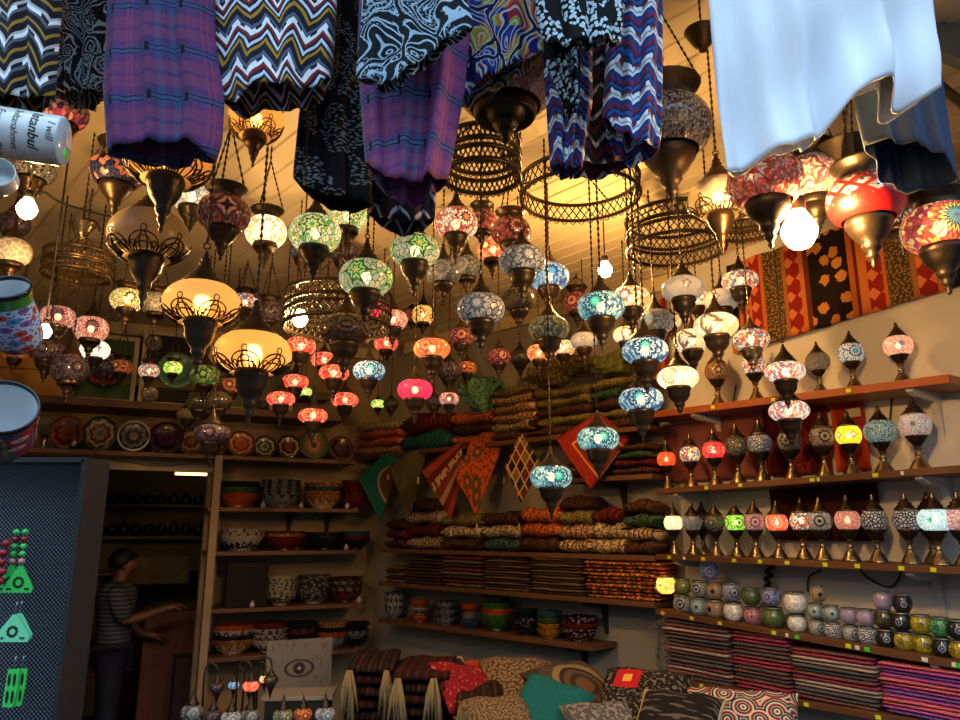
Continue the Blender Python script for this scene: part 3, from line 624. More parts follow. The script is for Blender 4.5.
# x, y, width, look, label, options   (x, y: where the globe's centre shows; width in picture units sets size with distance)
HL = [
 (168,158,84,'frost','large amber frosted lantern glowing under the open hem of the purple plaid trousers',dict(kind='oval',D=.2,bulb=14)),
 (149,237,78,'frostd','unlit grey frosted lantern with filigree crown, below the purple plaid trousers',dict(kind='oval',D=.19)),
 (202,304,75,'frost','glowing frosted oval lantern, the upper of the two lit cream ones',dict(kind='oval',D=.19,asp=.64,bulb=30)),
 (253,354,76,'frost','glowing frosted oval lantern, the lower of the two lit cream ones',dict(kind='oval',D=.2,asp=.64,bulb=34)),
 (256,120,54,'frost','lit cream lantern just under the bright zigzag trousers',dict(kind='oval',D=.14,asp=.85,bulb=26)),
 (719,199,61,'clear','clear glass lantern with filigree crown and bulb, below the corner of the white cloth',dict(kind='oval',D=.15,asp=.75,bulb=20)),
 (62,112,50,'purplepink','purple and pink chequered lantern behind the written mug',dict(kind='triple',D=.13)),
 (118,170,53,'pinknavy','pink and navy blue lantern left of the glowing amber lantern',dict(kind='triple',D=.13,asp=.8)),
 (192,197,42,'sparklit','white sparkling mosaic lantern half hidden behind the grey frosted lantern',dict(kind='triple',D=.15)),
 (224,214,52,'burgundy','burgundy lace-patterned lantern on three chains, right of the glowing amber lantern',dict(kind='triple',D=.14,asp=.8)),
 (266,232,41,'creamlit','cream lit mosaic lantern on three chains beside the green-yellow one',dict(kind='triple',asp=.85)),
 (315,234,52,'greenlit','green and yellow rosette lantern under the black dotted cloth',dict(asp=.78)),
 (347,217,41,'greenlit','smaller yellow-green lantern tucked behind the big green rosette lantern',dict(asp=.85,bulb=True)),
 (366,278,54,'greenlit2','green and white triangle lantern hung lower than its twin',dict()),
 (415,251,50,'greenlit2','green and white triangle lantern hung higher, under the dark zigzag cloth',dict(asp=.68)),
 (456,224,44,'redwhite','orange, red and white lantern just right of the dark zigzag cloth',dict(asp=.78)),
 (493,250,33,'orangelit','small orange lit lantern left of the silver leaf lantern',dict(asp=.85)),
 (522,261,47,'silverweb','silver leaf mosaic lantern below the middle of the big wide ring',dict(asp=.66)),
 (549,277,40,'blueclear','ice blue lit lantern just right of the silver leaf lantern',dict(asp=.75)),
 (481,309,48,'silverweb','silver grey leaf lantern hanging lower, above the pale green cloth',dict(asp=.7)),
 (443,273,36,'greyweb','dark grey web-patterned lantern right of the upper green triangle lantern',dict(asp=.8)),
 (467,268,30,'greyweb','small grey web lantern behind the orange, red and white one',dict(asp=.9)),
 (549,329,41,'olivenet','dull olive net-patterned lantern left of the big teal rosette lantern',dict(asp=.68)),
 (601,307,47,'tealit','big teal rosette lantern directly below the small bare ceiling bulb',dict(asp=.68)),
 (631,299,38,'amber','amber and white lantern partly behind the big teal rosette lantern',dict(asp=.7)),
 (645,351,46,'bluelit','blue rosette lantern, topmost of the four blue ones that step down',dict(asp=.62)),
 (641,400,44,'bluelit','blue rosette lantern directly below the topmost blue one',dict(asp=.62)),
 (598,439,42,'tealit','teal rosette lantern hanging in front of the red diamond pennant',dict(asp=.65)),
 (551,477,42,'tealit','lowest teal rosette lantern, beside the diamond-patchwork pennant',dict(asp=.64)),
 (683,289,42,'frostwhite','milky white lantern with small dots, under the right pierced ring',dict(asp=.64)),
 (655,322,38,'silverflower','greyish white lantern with a pale blue flower above the blue rosette lantern',dict(asp=.72)),
 (716,326,44,'creamdrop','cream lantern painted with large petals, in front of the others near the shelf',dict(asp=.62)),
 (692,341,36,'creamdrop','smaller cream petal lantern tucked behind the larger one',dict(asp=.7)),
 (722,300,34,'frostwhite','milky dotted lantern above the large cream petal lantern',dict(asp=.7)),
 (678,378,41,'whitedots','bright white lit lantern with dotted rosette just above the orange shelf',dict(asp=.6)),
 (740,281,36,'multilit','small multicoloured lantern under the brass ring by the kilim',dict(asp=.6)),
 (751,340,36,'multilit','multicoloured chip lantern with brass cap right of the cream petal lantern',dict(asp=.66,metal=BRASS)),
 (785,372,39,'multiwhite','white lantern with red and blue chips, upper one of the pair on one chain',dict(asp=.58)),
 (789,411,39,'multiwhite','white lantern with red and blue chips, lower one of the pair on one chain',dict(asp=.58,top=.12)),
 (668,128,86,'crackle','very large silver crackle mirror lantern beside the zigzag trousers',dict(kind='triple',D=.22,asp=.8)),
 (505,78,106,'pinkgrain','huge grainy pink glass lantern behind the bright paisley cloth',dict(kind='triple',D=.24,asp=.8,cup=.72)),
 (765,182,74,'pinkred','large red and pink crackle lantern under the white cloth',dict(kind='triple',D=.17,asp=.8)),
 (812,181,64,'pinkwhite','dusty pink lace glass lantern right behind the dazzling bulb',dict(kind='triple',D=.16,asp=.85)),
 (866,200,75,'reddia','large bright red lantern with white mirror diamonds',dict(kind='triple',D=.18,asp=.76)),
 (898,212,48,'blackwhite','black and white mosaic lantern beside the red diamond lantern',dict(kind='triple',D=.14,asp=.9)),
 (940,229,72,'starmulti','fiery red and yellow lantern with blue-green star at the far edge',dict(kind='triple',D=.17,asp=.74)),
 (127,300,32,'yellowdots','small yellow dotted lantern on three chains between the ring and the frosted lantern',dict(kind='triple',asp=.78,D=.14)),
 (156,304,30,'crk','small clear crackled lantern beside the yellow dotted one',dict(kind='triple',asp=.85,D=.14)),
 (245,302,26,'multilit','small glowing lantern between the two lit frosted ovals',dict(kind='triple',D=.14)),
 (269,312,28,'darkmos','dark violet lantern on three chains just above the lower frosted oval',dict(kind='triple',asp=.85,D=.13)),
 (58,317,33,'pinklit','salmon pink lantern with dark sun, under the small brass ring',dict(asp=.72,metal=BRASS)),
 (91,329,33,'pinklit','salmon pink lantern with dark sun, lower right under the small brass ring',dict(asp=.85)),
 (95,350,28,'whitestar','small bright white lantern with violet star in front of the green panel',dict(asp=.75,metal=BLACK)),
 (47,351,34,'darkmos','dark violet star lantern just right of the flowered mug',dict(asp=.7)),
 (70,369,36,'darkmos','dark grey-violet globe lantern hanging over the green panel',dict(asp=.9)),
 (14,224,30,'darkmos','dark lantern beside the two glaring bulbs, above the crackled globe',dict(asp=.9,D=.12)),
 (12,252,36,'crk','clear crackled globe lantern above the flowered mug',dict(asp=.85,D=.12,metal=COPPER)),
 (31,170,46,'crackle','silver crackle lantern under the written mug',dict(kind='triple',asp=.6,D=.15)),
 (104,368,20,'darkmos','tiny dark lantern in front of the orange and black plate',dict()),
 (121,367,22,'ambermos','tiny brown lantern at the edge of the orange and black plate',dict(kind='triple')),
 (15,352,24,'ambermos','tiny amber lantern below the flowered mug',dict()),
 (345,330,51,'darkpierce','large brown scallop-patterned lantern, dark, under the double pierced ring',dict(asp=.68,D=.17,metal=BRONZE)),
 (301,346,30,'red','round red lantern directly beneath the double pierced ring',dict(asp=.66)),
 (324,360,26,'red','red lantern half hidden behind the brown scallop lantern',dict(asp=.66)),
 (295,382,27,'red','small red lantern with orange bulb glow, right of the lower frosted oval',dict(asp=.6)),
 (334,373,30,'red','red mosaic lantern left of the blue-green one',dict(asp=.56)),
 (281,399,28,'red','red lantern beside the metal cup of the lower frosted oval',dict(asp=.56)),
 (345,400,27,'red','red lantern above the green plate on the shelf',dict(asp=.6)),
 (313,416,29,'red','lowest red lantern, in front of the decorative plates',dict(asp=.56)),
 (415,390,35,'redpink','glowing magenta-red lantern, the brightest pink one in the middle',dict(asp=.66)),
 (432,349,37,'orangered','orange lantern with red spots above the magenta one',dict(asp=.6)),
 (383,313,26,'redpink','small red lantern just below the lower green triangle lantern',dict(asp=.8)),
 (386,343,24,'red','small red lantern above the blue-green one',dict(asp=.8)),
 (393,320,30,'pinklit','pale pink lantern with dark flower beside the amber diamond lantern',dict(asp=.72)),
 (369,371,32,'bluelit','blue-green lantern among the red ones',dict(asp=.68)),
 (423,315,22,'yellowcube','small amber lantern with a dark diamond',dict(asp=1.0)),
 (412,316,16,'pinkdim','tiny dusty pink lantern squeezed beside the amber diamond lantern',dict(asp=1.0)),
 (461,337,26,'pinkdim','dusty pink and red lantern under the lower silver leaf lantern',dict(asp=.75)),
 (449,371,26,'darkmos','dark violet lantern right of the orange spotted one',dict(asp=.75)),
 (467,368,20,'ambermos','small brown lantern beside the dark violet one above the pale green cloth',dict()),
 (499,357,24,'pinkdim','dull dusty red lantern, first of the row over the rolled cushion covers',dict(asp=.75)),
 (520,358,22,'olivedark','smoky olive lantern in the row over the rolled cushion covers',dict(asp=.75)),
 (539,353,24,'orangelit','small orange-red lit lantern in the row over the rolled cushion covers',dict(asp=.78,D=.13)),
 (563,348,24,'amber','small glowing amber-white lantern in the row over the rolled cushion covers',dict(asp=.72)),
 (584,341,27,'frostwhite','milky grey lantern with faint dots left of the blue stepping row',dict(asp=.7)),
 (577,303,27,'pinkdim','dusty red lantern half hidden behind the big teal rosette lantern',dict(kind='triple',asp=.9)),
 (519,300,34,'olivedark','amber-brown smoky lantern beneath the silver leaf lantern',dict(asp=.8)),
 (626,335,26,'creamdrop','small cream lantern behind the topmost blue rosette lantern',dict(asp=.7)),
 (697,300,26,'amber','small amber lantern glowing behind the milky white dotted one',dict(asp=.72)),
 (205,376,29,'greenmos','mossy green mosaic lantern left of the lower frosted oval',dict(asp=.82)),
 (173,368,18,'greencup','tiny bright green lit lantern in front of the teal scalloped plate',dict(kind='triple',asp=.8)),
 (149,371,20,'multilit','tiny mixed-colour lantern left of the teal scalloped plate',dict(kind='triple',asp=.8)),
 (231,386,24,'ambermos','orange-brown lantern just under the left edge of the lower frosted oval',dict(asp=.75)),
 (199,402,26,'olivedark','smoky dark lantern below the mossy green one',dict(asp=.8)),
 (219,401,26,'olivedark','smoky dark lantern below the orange-brown one',dict(asp=.8)),
 (212,434,36,'darkmos','dark mosaic lantern hanging in front of the plate row near the doorway',dict(asp=.62)),
 (188,414,22,'frostd','small pale unlit lantern in front of the plate shelf',dict(asp=.6)),
 (305,392,14,'greencup','very small green lit lantern between the red ones',dict()),
 (378,404,14,'greencup','very small yellow-green lit lantern over the rolled covers',dict()),
 (391,404,16,'olivedark','very small dark lantern left of the magenta one',dict()),
 (449,399,20,'pinklit','small peach lantern with brown circles beside the pale green cloth',dict(asp=.72)),
 (434,402,18,'darkmos','very small dark lantern between the magenta one and the peach one',dict()),
 (482,222,30,'pinkdim','red-patterned lantern in shade under the double ring of the middle',dict(kind='triple',asp=.9,D=.13)),
 (511,232,40,'pinkdim','deep red cross-patterned lantern behind the silver leaf lantern',dict(kind='triple',asp=.8,D=.15)),
 (302,252,26,'greyweb','dark grey lantern behind the cup of the green rosette lantern',dict()),
 (343,252,30,'darkmos','dark lantern between the two green-yellow ones',dict()),
 (671,322,20,'amber','tiny amber lantern between the greyish flower one and the cream ones',dict()),
 (713,375,0,'','',None),
]
for e in sorted([h for h in HL if h[2]], key=lambda h: -h[2]):
    x, y, w, look, lab, op = e; op = dict(op); D = op.pop('D', None)
    if D is None: D = .15 if w > 34 else (.145 if w > 26 else .13 if w > 21 else .105)
    lantern(x, y, w, look, lab, D=D, **op)
# ------------------------------------------------------------------ pierced rings
def ring(px, py, w, D, h, label, tiers=1, metal=BRONZE, gap=.045, canopy=False, lamps=0):
    Y = D*F/w; c = at(px, py, Y); r = w*mpp(px, py, Y)/2; t = thing('pierced_ring_chandelier', label, 'chandelier', c)
    for k in range(tiers):
        z0 = -k*(h+gap); rr = r*(1-.0*k)
        for nm, z in (('upper_rim', z0+h), ('lower_rim', z0)):
            L(nm, [(rr-.004, z-.007), (rr+.006, z-.006), (rr+.008, z), (rr+.005, z+.007), (rr-.004, z+.007), (rr-.004, z-.007)], metal, t, 48)
        n = 44; mb = MB()
        for i in range(n):
            for sg in (-1, 1):
                pts = [(rr*math.cos(2*PI*(i+sg*q)/n), rr*math.sin(2*PI*(i+sg*q)/n), z0+h*q/1.5) for q in (0, .75, 1.5)]
                mb.tube(pts, .0028, 4)
        link('lattice_band', mb.mesh(), metal, t)
        mb = MB(); n = 40
        for i in range(n):
            a = 2*PI*i/n; mb.tube([(rr*math.cos(a+e*.055), rr*math.sin(a+e*.055), z0-.006-.011*math.cos(e*PI/2)) for e in (-1, -.5, 0, .5, 1)], .0022, 4)
        link('scallop_edge', mb.mesh(), metal, t)
    zt = min(r*1.1, CEIL-c.z-.06)
    mb = MB()
    for i in range(3):
        a = 2*PI*i/3+.9; chain_mb(mb, (r*math.cos(a), r*math.sin(a), h), (0, 0, zt), .004)
    chain_mb(mb, (0, 0, zt), (0, 0, CEIL-c.z), .005); link('chain', mb.mesh(), metal, t)
    if canopy: L('canopy', [(q*.16, zt+z*.16) for q, z in CANOPY], metal, t, 18)
    for i in range(lamps):
        a = 2*PI*i/lamps
    return t
ring(580, 197, 118, .44, .072, 'wide single pierced metal ring hanging in the middle under the zigzag trousers')
ring(482, 156, 76, .24, .05, 'double-tier pierced metal ring below the huge grainy pink lantern', tiers=2, gap=.028)
ring(675, 232, 96, .40, .06, 'double-tier pierced metal ring right of the bare ceiling bulb', tiers=2, gap=.022)
ring(745, 216, 62, .25, .042, 'small brass pierced ring beside the dazzling bulb', tiers=2, gap=.02, metal=BRASS)
ring(78, 264, 62, .26, .042, 'small brass pierced ring at the left above two salmon lanterns', tiers=2, gap=.012, metal=BRASS)
ring(338, 308, 104, .42, .055, 'double-tier pierced ring with bulb inside, above the round red lantern', tiers=2, gap=.03)
# ceiling canopies seen without their lanterns
for x, y, Y, s, lab in ((82, 231, 2.6, .13, 'small brass canopy over the brass ring at the left'),
                        (702, 40, 1.8, .13, 'dark metal canopy beside the top edge of the white cloth'), (850, 165, 1.9, .25, 'dark metal bowl shade above the red diamond lantern'),
                        (297, 288, 3.2, .1, 'little brass bell hook over the double-tier ring with bulb')):
    c = at(x, y, Y); t = thing('lamp_canopy', lab, 'lamp part', c)
    L('bowl', smoothprof([(q*s*.55, z*s*.6) for q, z in [(.01, -.5), (.14, -.45), (.16, -.3), (.3, -.22), (.5, .1), (.62, .3), (.66, .36), (.6, .38)]], 2), BRASS if 'brass' in lab else BRONZE, t, 24)
    mb = MB(); chain_mb(mb, (0, 0, -.2*s), (0, 0, CEIL-c.z), .0035); link('chain', mb.mesh(), BRONZE, t)
# bare bulbs
def bare(px, py, Y, d, st, label, col='ffc070', cord=True, asp=1.25):
    c = at(px, py, Y); t = thing('bare_bulb', label, 'light bulb', c); r = d/2
    L('bulb_glass', smoothprof([(.001, -r*asp), (r*.6, -r*asp*.85), (r, -r*.3), (r*.95, r*.15), (r*.6, r*.8), (r*.42, r*1.15)], 4), emit('bulb_'+label[:12], col, st*BK), t, 20)
    L('socket', [(r*.43, r*1.1), (r*.5, r*1.2), (r*.5, r*1.9), (r*.3, r*2.1), (.004, r*2.2)], BRONZE, t, 14)
    mb = MB(); mb.tube([(0, 0, r*2.1), (0, 0, CEIL-c.z)], .0035, 6); link('cord', mb.mesh(), BLACK, t)
bare(799, 229, 1.72, .084, 150, 'dazzling bare bulb hanging in front of the kilim', 'ffc070')
bare(605, 269, 3.2, .062, 150, 'small bare bulb under the wide pierced ring', 'ffbe6c')
bare(27, 208, 1.9, .05, 130, 'bare bulb shining left under the crackle lantern', 'ffbe6c')
bare(45, 331, 2.4, .04, 150, 'small bare bulb beside the flowered mug', 'ffc070')
bare(300, 318, 2.95, .06, 150, 'bulb glaring through the lattice of the double pierced ring', 'ffc880')
#bare(330, 250, 4.0, .06, 260, 'bare bulb far back between the green-yellow lanterns', 'ffc070')
# ------------------------------------------------------------------ table lamps
FOOT = [(.001, 0), (.138, .002), (.142, .014), (.128, .03), (.122, .05), (.098, .09), (.082, .12), (.05, .17), (.04, .2), (.058, .215), (.034, .235), (.03, .27), (.05, .285), (.045, .31), (.06, .325)]
TCUP = [(.03, .315), (.055, .325), (.06, .345), (.09, .37), (.112, .405), (.118, .425), (.14, .45), (.138, .47), (.12, .485)]
TCAP = [(.125, .735), (.155, .745), (.15, .765), (.12, .775), (.12, .80), (.09, .81), (.092, .84), (.055, .855), (.06, .885), (.03, .895), (.042, .92), (.02, .94), (.028, .96), (.006, .995)]
def tlamp(key, px, H, look, label, back=.1, gw=.185, gh=.15, cut=1.0, group=None, z0=None):
    p, rz = on(key, px, back)
    t = thing('mosaic_table_lamp', label, 'table lamp', p, (0, 0, math.atan2(-p.y, -p.x)-PI/MOSN.get(LOOK[look].name, 3)+random.uniform(-.4, .4)), group)
    gm = LOOK[look]
    L('base', sc_prof(FOOT, H), BRASS, t, 20); L('cup', sc_prof(TCUP, H), BRONZE, t, 18)
    pr = [(gw*math.cos(a)**.8*H, (.605+gh*math.sin(a)/math.sin(1.0)*.97)*H) for a in [-1.0+2.0*i/11 for i in range(12)]]
    me = MB().lathe(pr, 24, wuv=.37*H)
    off = .605/.37; me.uv = [tuple((a, b-off) for a, b in q) for q in me.uv]
    link('glass_globe', me.mesh(), gm, t)
    L('cap', sc_prof(TCAP, H), plain('mid_bronze', (.2, .14, .07), .3, .95, .3, 50, .001), t, 18)
    if any(n.bl_idname == 'ShaderNodeEmission' and n.inputs[1].default_value > .4 for n in gm.node_tree.nodes):
        L('bulb', [(.001, -.04*H+.6*H), (.035*H, .57*H), (.04*H, .61*H), (.001, .67*H)], BULB, t, 8)
    return t
def blk(name, c1, c2, lit=.05, **k): return mosaic(name, [c1, c1, c2], None, lit, sc=16, gw=.12, **k)
LOOK.update({
 'sred': mosaic('scarlet_beads', ['e83818', 'f86030', 'd02810'], None, 1.0, sc=22, grout=(.45, .04, .01)),
 'smulti': mosaic('harlequin_chips', ['e0c050', 'c03838', '3a8898', 'e8e0c8', 'd87030', '304878'], None, .65, sc=14),
 'sred2': mosaic('scarlet_circles', ['e82020', 'f04848', 'c81010'], ['f87070', 'd81818', 'ff8060', 'e02020'], 1.0, sc=18, N=4, k=2, grout=(.45, .02, .02)),
 'solive': mosaic('olive_lace', ['686850', '80806a', '4a4a3a'], ['98987a', '3a3a2c', '70705a'], .06, sc=20, gw=.12),
 'swhite': mosaic('white_black_lace', ['b0b4b8', 'c8ccd0', '90949a'], None, .12, sc=9, gw=.17),
 'sbeige': mosaic('beige_lace', ['988878', 'b0a090', '807060'], ['282018', 'a89888', '302820'], .06, sc=20, gw=.1, N=4),
 'syellow': mosaic('bright_yellow_diamonds', ['f8b820', 'ffc838', 'f0a818'], ['fff0a0', 'a06818', 'ffc030'], 1.0, sc=5, gw=.02, N=5, Rr=.2, k=4, grout=(.4, .2, .02)),
 'steal': mosaic('teal_scale_mosaic', ['88a8a0', 'a8c0b8', '607870', '90b8b8'], None, .3, sc=16, gw=.13),
 'spinksil': mosaic('pink_silver_flower', ['c09890', 'd8b8b0', 'a8b0b8', 'c8c8c8'], ['505058', 'c0b0a8', 'b0b8c0'], .25, sc=13, N=3),
 'samber': mosaic('amber_mesh', ['a87848', 'c09060', '805830'], ['d8b080', '603820', 'b88858'], .1, sc=18, N=4, k=6, gw=.1),
 'sdim': mosaic('beige_speckle', ['a89880', '887860', 'c0b098'], None, .1, sc=22, gw=.12),
 'screamlit': mosaic('pale_lit_dots', ['f0dca0', 'f8ecc8', 'd0b880'], None, .9, sc=16, grout=(.25, .15, .08)),
 'sgreen': mosaic('lime_green_lit', ['90d038', 'b0e860', '60a828'], ['304818', 'a8e050', '385020'], .8, sc=16, N=4, grout=(.05, .12, .02)),
 'spink': mosaic('dusty_pink_lace', ['c08880', 'd8a8a0', '987070'], ['583848', 'd0a098', '604050'], .25, sc=18, N=4),
 'sredor': mosaic('coral_red_lit', ['f04828', 'f87850', 'e03018'], ['ffb080', 'e83820', 'ff9060'], .95, sc=16, N=4, k=6, grout=(.5, .08, .04)),
 'sbw': mosaic('black_white_flowers', ['a8a8a0', 'c8c8c0', '888880'], ['181818', 'b0b0a8', '202020'], .1, sc=12, N=4, k=14, gw=.06),
 'ssalmon': mosaic('salmon_scale', ['e0907a', 'f0a890', 'd08068'], None, .45, sc=15, gw=.12, grout=(.12, .04, .03)),
 'sbwl': mosaic('black_white_leopard', ['b8b8b4', 'd0d0cc', 'a8a8a4'], None, .14, sc=8, gw=.2),
 'swteal': mosaic('white_teal_dots', ['b8dce0', 'd8ece8', '98c8d0', 'c8e8e0'], ['282848', '48b890', '80c8c8', 'c8e4e4'], .6, sc=14, N=4, Rr=.17, grout=(.12, .2, .22)),
 'spinkw': mosaic('pink_white_dots', ['d8a8a8', 'e8c8c0', 'b88080'], None, .35, sc=14),
})
for a in [
 ('R1', 903, .27, 'peach', 'peach table lamp with blue stars, nearest the end of the orange shelf', .11, .215, .16),
 ('R1', 855, .27, 'starwhite', 'white and blue star table lamp beside the peach one on the orange shelf', .1, .2, .17),
 ('R1', 821, .25, 'sdim', 'plain speckled grey-beige table lamp between the star lamp and the darker one, orange shelf', .11, .215, .17),
 ('R1', 788, .27, 'solive', 'shaded olive table lamp on the orange shelf behind the pair on one chain', .12, .2, .16),
 ('R1', 757, .31, 'multilit', 'multicoloured table lamp in the middle of the orange shelf', .12, .19, .16),
 ('R1', 719, .31, 'samber', 'amber mesh table lamp under the large cream petal lantern, on the orange shelf', .12, .2, .16),
 ('R2', 668, .27, 'sred', 'scarlet beaded lit table lamp at the far end of its shelf', .08),
 ('R2', 692, .29, 'smulti', 'harlequin-coloured lit table lamp between the two red ones', .09),
 ('R2', 716, .30, 'sred2', 'red lit table lamp with circle pattern, beside the dull olive one', .09),
 ('R2', 739, .31, 'solive', 'dull olive unlit table lamp right next to the red circle lamp', .09),
 ('R2', 763, .31, 'swhite', 'white and black lace table lamp next to the dull olive one', .09),
 ('R2', 793, .30, 'sbeige', 'table lamp hidden behind the lower chip lantern, only its brass foot clear', .1),
 ('R2', 826, .30, 'sbeige', 'beige lace table lamp left of the bright yellow one', .1),
 ('R2', 853, .29, 'syellow', 'bright yellow lit table lamp with diamond pattern', .1),
 ('R2', 885, .29, 'steal', 'large pale teal scale-patterned table lamp right of the yellow one', .1, .225, .165),
 ('R2', 921, .305, 'spinksil', 'pink and silver flower table lamp nearest the end of the second shelf', .1, .2, .165),
 ('R3', 675, .27, 'screamlit', 'pale lit table lamp, first of the long row beside the rolled covers', .08),
 ('R3', 694, .27, 'swhite', 'grey-white lace table lamp second in the long row', .1),
 ('R3', 717, .27, 'solive', 'dark-flowered greyish table lamp left of the lime green one', .08),
 ('R3', 738, .27, 'sgreen', 'lime green lit table lamp in the long row', .09),
 ('R3', 757, .275, 'spink', 'dusty pink lace table lamp between the green and the coral ones', .08),
 ('R3', 780, .27, 'sredor', 'coral red lit table lamp in the long row', .09),
 ('R3', 805, .28, 'smulti', 'multicoloured lit table lamp right of the coral red one', .12),
 ('R3', 824, .28, 'sbw', 'black and white flower table lamp left of the salmon one', .08),
 ('R3', 852, .285, 'ssalmon', 'salmon pink scale-patterned table lamp in the long row', .08),
 ('R3', 879, .285, 'sbwl', 'black and white leopard-pattern table lamp right of the salmon one', .08),
 ('R3', 912, .285, 'sbwl', 'black and white leopard-pattern table lamp left of the pale aqua one', .08),
 ('R3', 941, .285, 'swteal', 'pale aqua lit table lamp with green dots', .07, .22, .15),
 ('R3', 935, .29, 'sdim', 'brass-capped table lamp standing behind the pale aqua one', .19, .16),
 ('R3', 966, .285, 'spinkw', 'pink and white dotted table lamp cut by the edge at the end of the row', .09),
 ('R3', 704, .28, 'darkmos', 'dark unlit table lamp standing back near the wall, left of the lime green one', .2, .15),
]:
    tlamp(*a[:5], **({'back': a[5]} if len(a) > 5 else {}), **({'gw': a[6]} if len(a) > 6 else {}), **({'gh': a[7]} if len(a) > 7 else {}))
# ------------------------------------------------------------------ glass candle holders
CHP = [(.001, 0), (.26, .0), (.34, .05), (.46, .22), (.5, .42), (.47, .62), (.4, .76), (.38, .84), (.43, .9), (.41, .91), (.36, .84), (.38, .74), (.43, .6), (.46, .42), (.42, .24), (.3, .08), (.001, .05)]
def ch(px, d, lvl, look, label, back=.06, key='R4', asp=1.0, group=None):
    p, rz = on(key, px, back); z = p.z+lvl*1.0
    me = MB().lathe([(r*d, q*d*asp) for r, q in CHP], 22, wuv=d); me.uv = [tuple((a, b-.42) for a, b in q) for q in me.uv]
    t = thing('glass_candle_holder', label, 'candle holder', (p.x, p.y, z), (0, 0, math.atan2(-p.y, -p.x)-PI/3+random.uniform(-.6, .6)), group)
    link('glass_cup', me.mesh(), LOOK[look] if look in LOOK else look, t)
    L('rim', [(.375*d, .83*d*asp), (.44*d, .89*d*asp), (.42*d, .93*d*asp), (.37*d, .87*d*asp)], plain('silver_rim', 'a8a89c', .25, .8, .1), t, 18)
LOOK.update({
 'clit': mosaic('candle_amber_lit', ['f8b840', 'ffd878', 'e89830'], ['805010', 'f8c860', 'ffd070'], 1.2, sc=10, N=3, Rr=.2, k=4, grout=(.4, .2, .04)),
 'colive': clearglass('olive_green_glass', (.22, .25, .06), .25), 'cgreen': clearglass('dark_green_glass', (.08, .14, .04), .2),
 'cwhite': mosaic('white_lace_cup', ['a8a8a0', 'c0c0b8', '90908a'], ['181c20', 'b0b0a8', '202428'], .03, sc=14, N=3, gw=.1),
 'ctan': mosaic('tan_dark_flower_cup', ['a08868', 'b89c7c', '887050'], ['20140c', '30201a', 'a88c6c'], .03, sc=16, N=4, Rr=.2, k=8),
 'cblue': mosaic('pale_blue_cup', ['8890a8', 'a0a8bc', '98a0b0'], ['303848', '98a0b4', '404858'], .03, sc=12, N=3),
 'cblue2': mosaic('blue_lace_cup', ['5860a0', '7880b8', 'b0b4cc'], ['8088c0', '303468', 'a0a8d0'], .04, sc=16, N=4, gw=.12),
 'cpink': mosaic('rose_pink_cup', ['b07078', 'c88890', 'a06068'], ['401820', 'b87880', 'c08088'], .05, sc=24, N=3, Rr=.15),
 'cclear': clearglass('milky_clear_cup', (.75, .78, .76), .35, 40),
 'caqua': mosaic('aqua_grey_cup', ['88a098', 'a0b8b0', '708880'], ['304840', '98b0a8', 'b0c0b8'], .03, sc=16, N=4),
 'clilac': mosaic('lilac_cup', ['a898b0', 'b8a8c0', '9888a0'], None, .03, sc=22),
 'cblack': mosaic('near_black_cup', ['14161a', '1c1e24', '101216'], ['b0b8c8', '14161c', '181a20', 'b8c0c8', '14161a'], .03, sc=12, N=3, Rr=.2, k=10),
 'cyellow': mosaic('mustard_cup', ['a09020', 'b8a428', '8c7c18'], ['141408', 'a89824', '1a180c'], .03, sc=12, N=5, Rr=.14, k=5, gw=.03),
 'cgreen2': mosaic('mint_green_cup', ['489858', '60b070', '388048'], ['102414', '50a060', '183018'], .03, sc=12, N=5, Rr=.14, k=5),
})
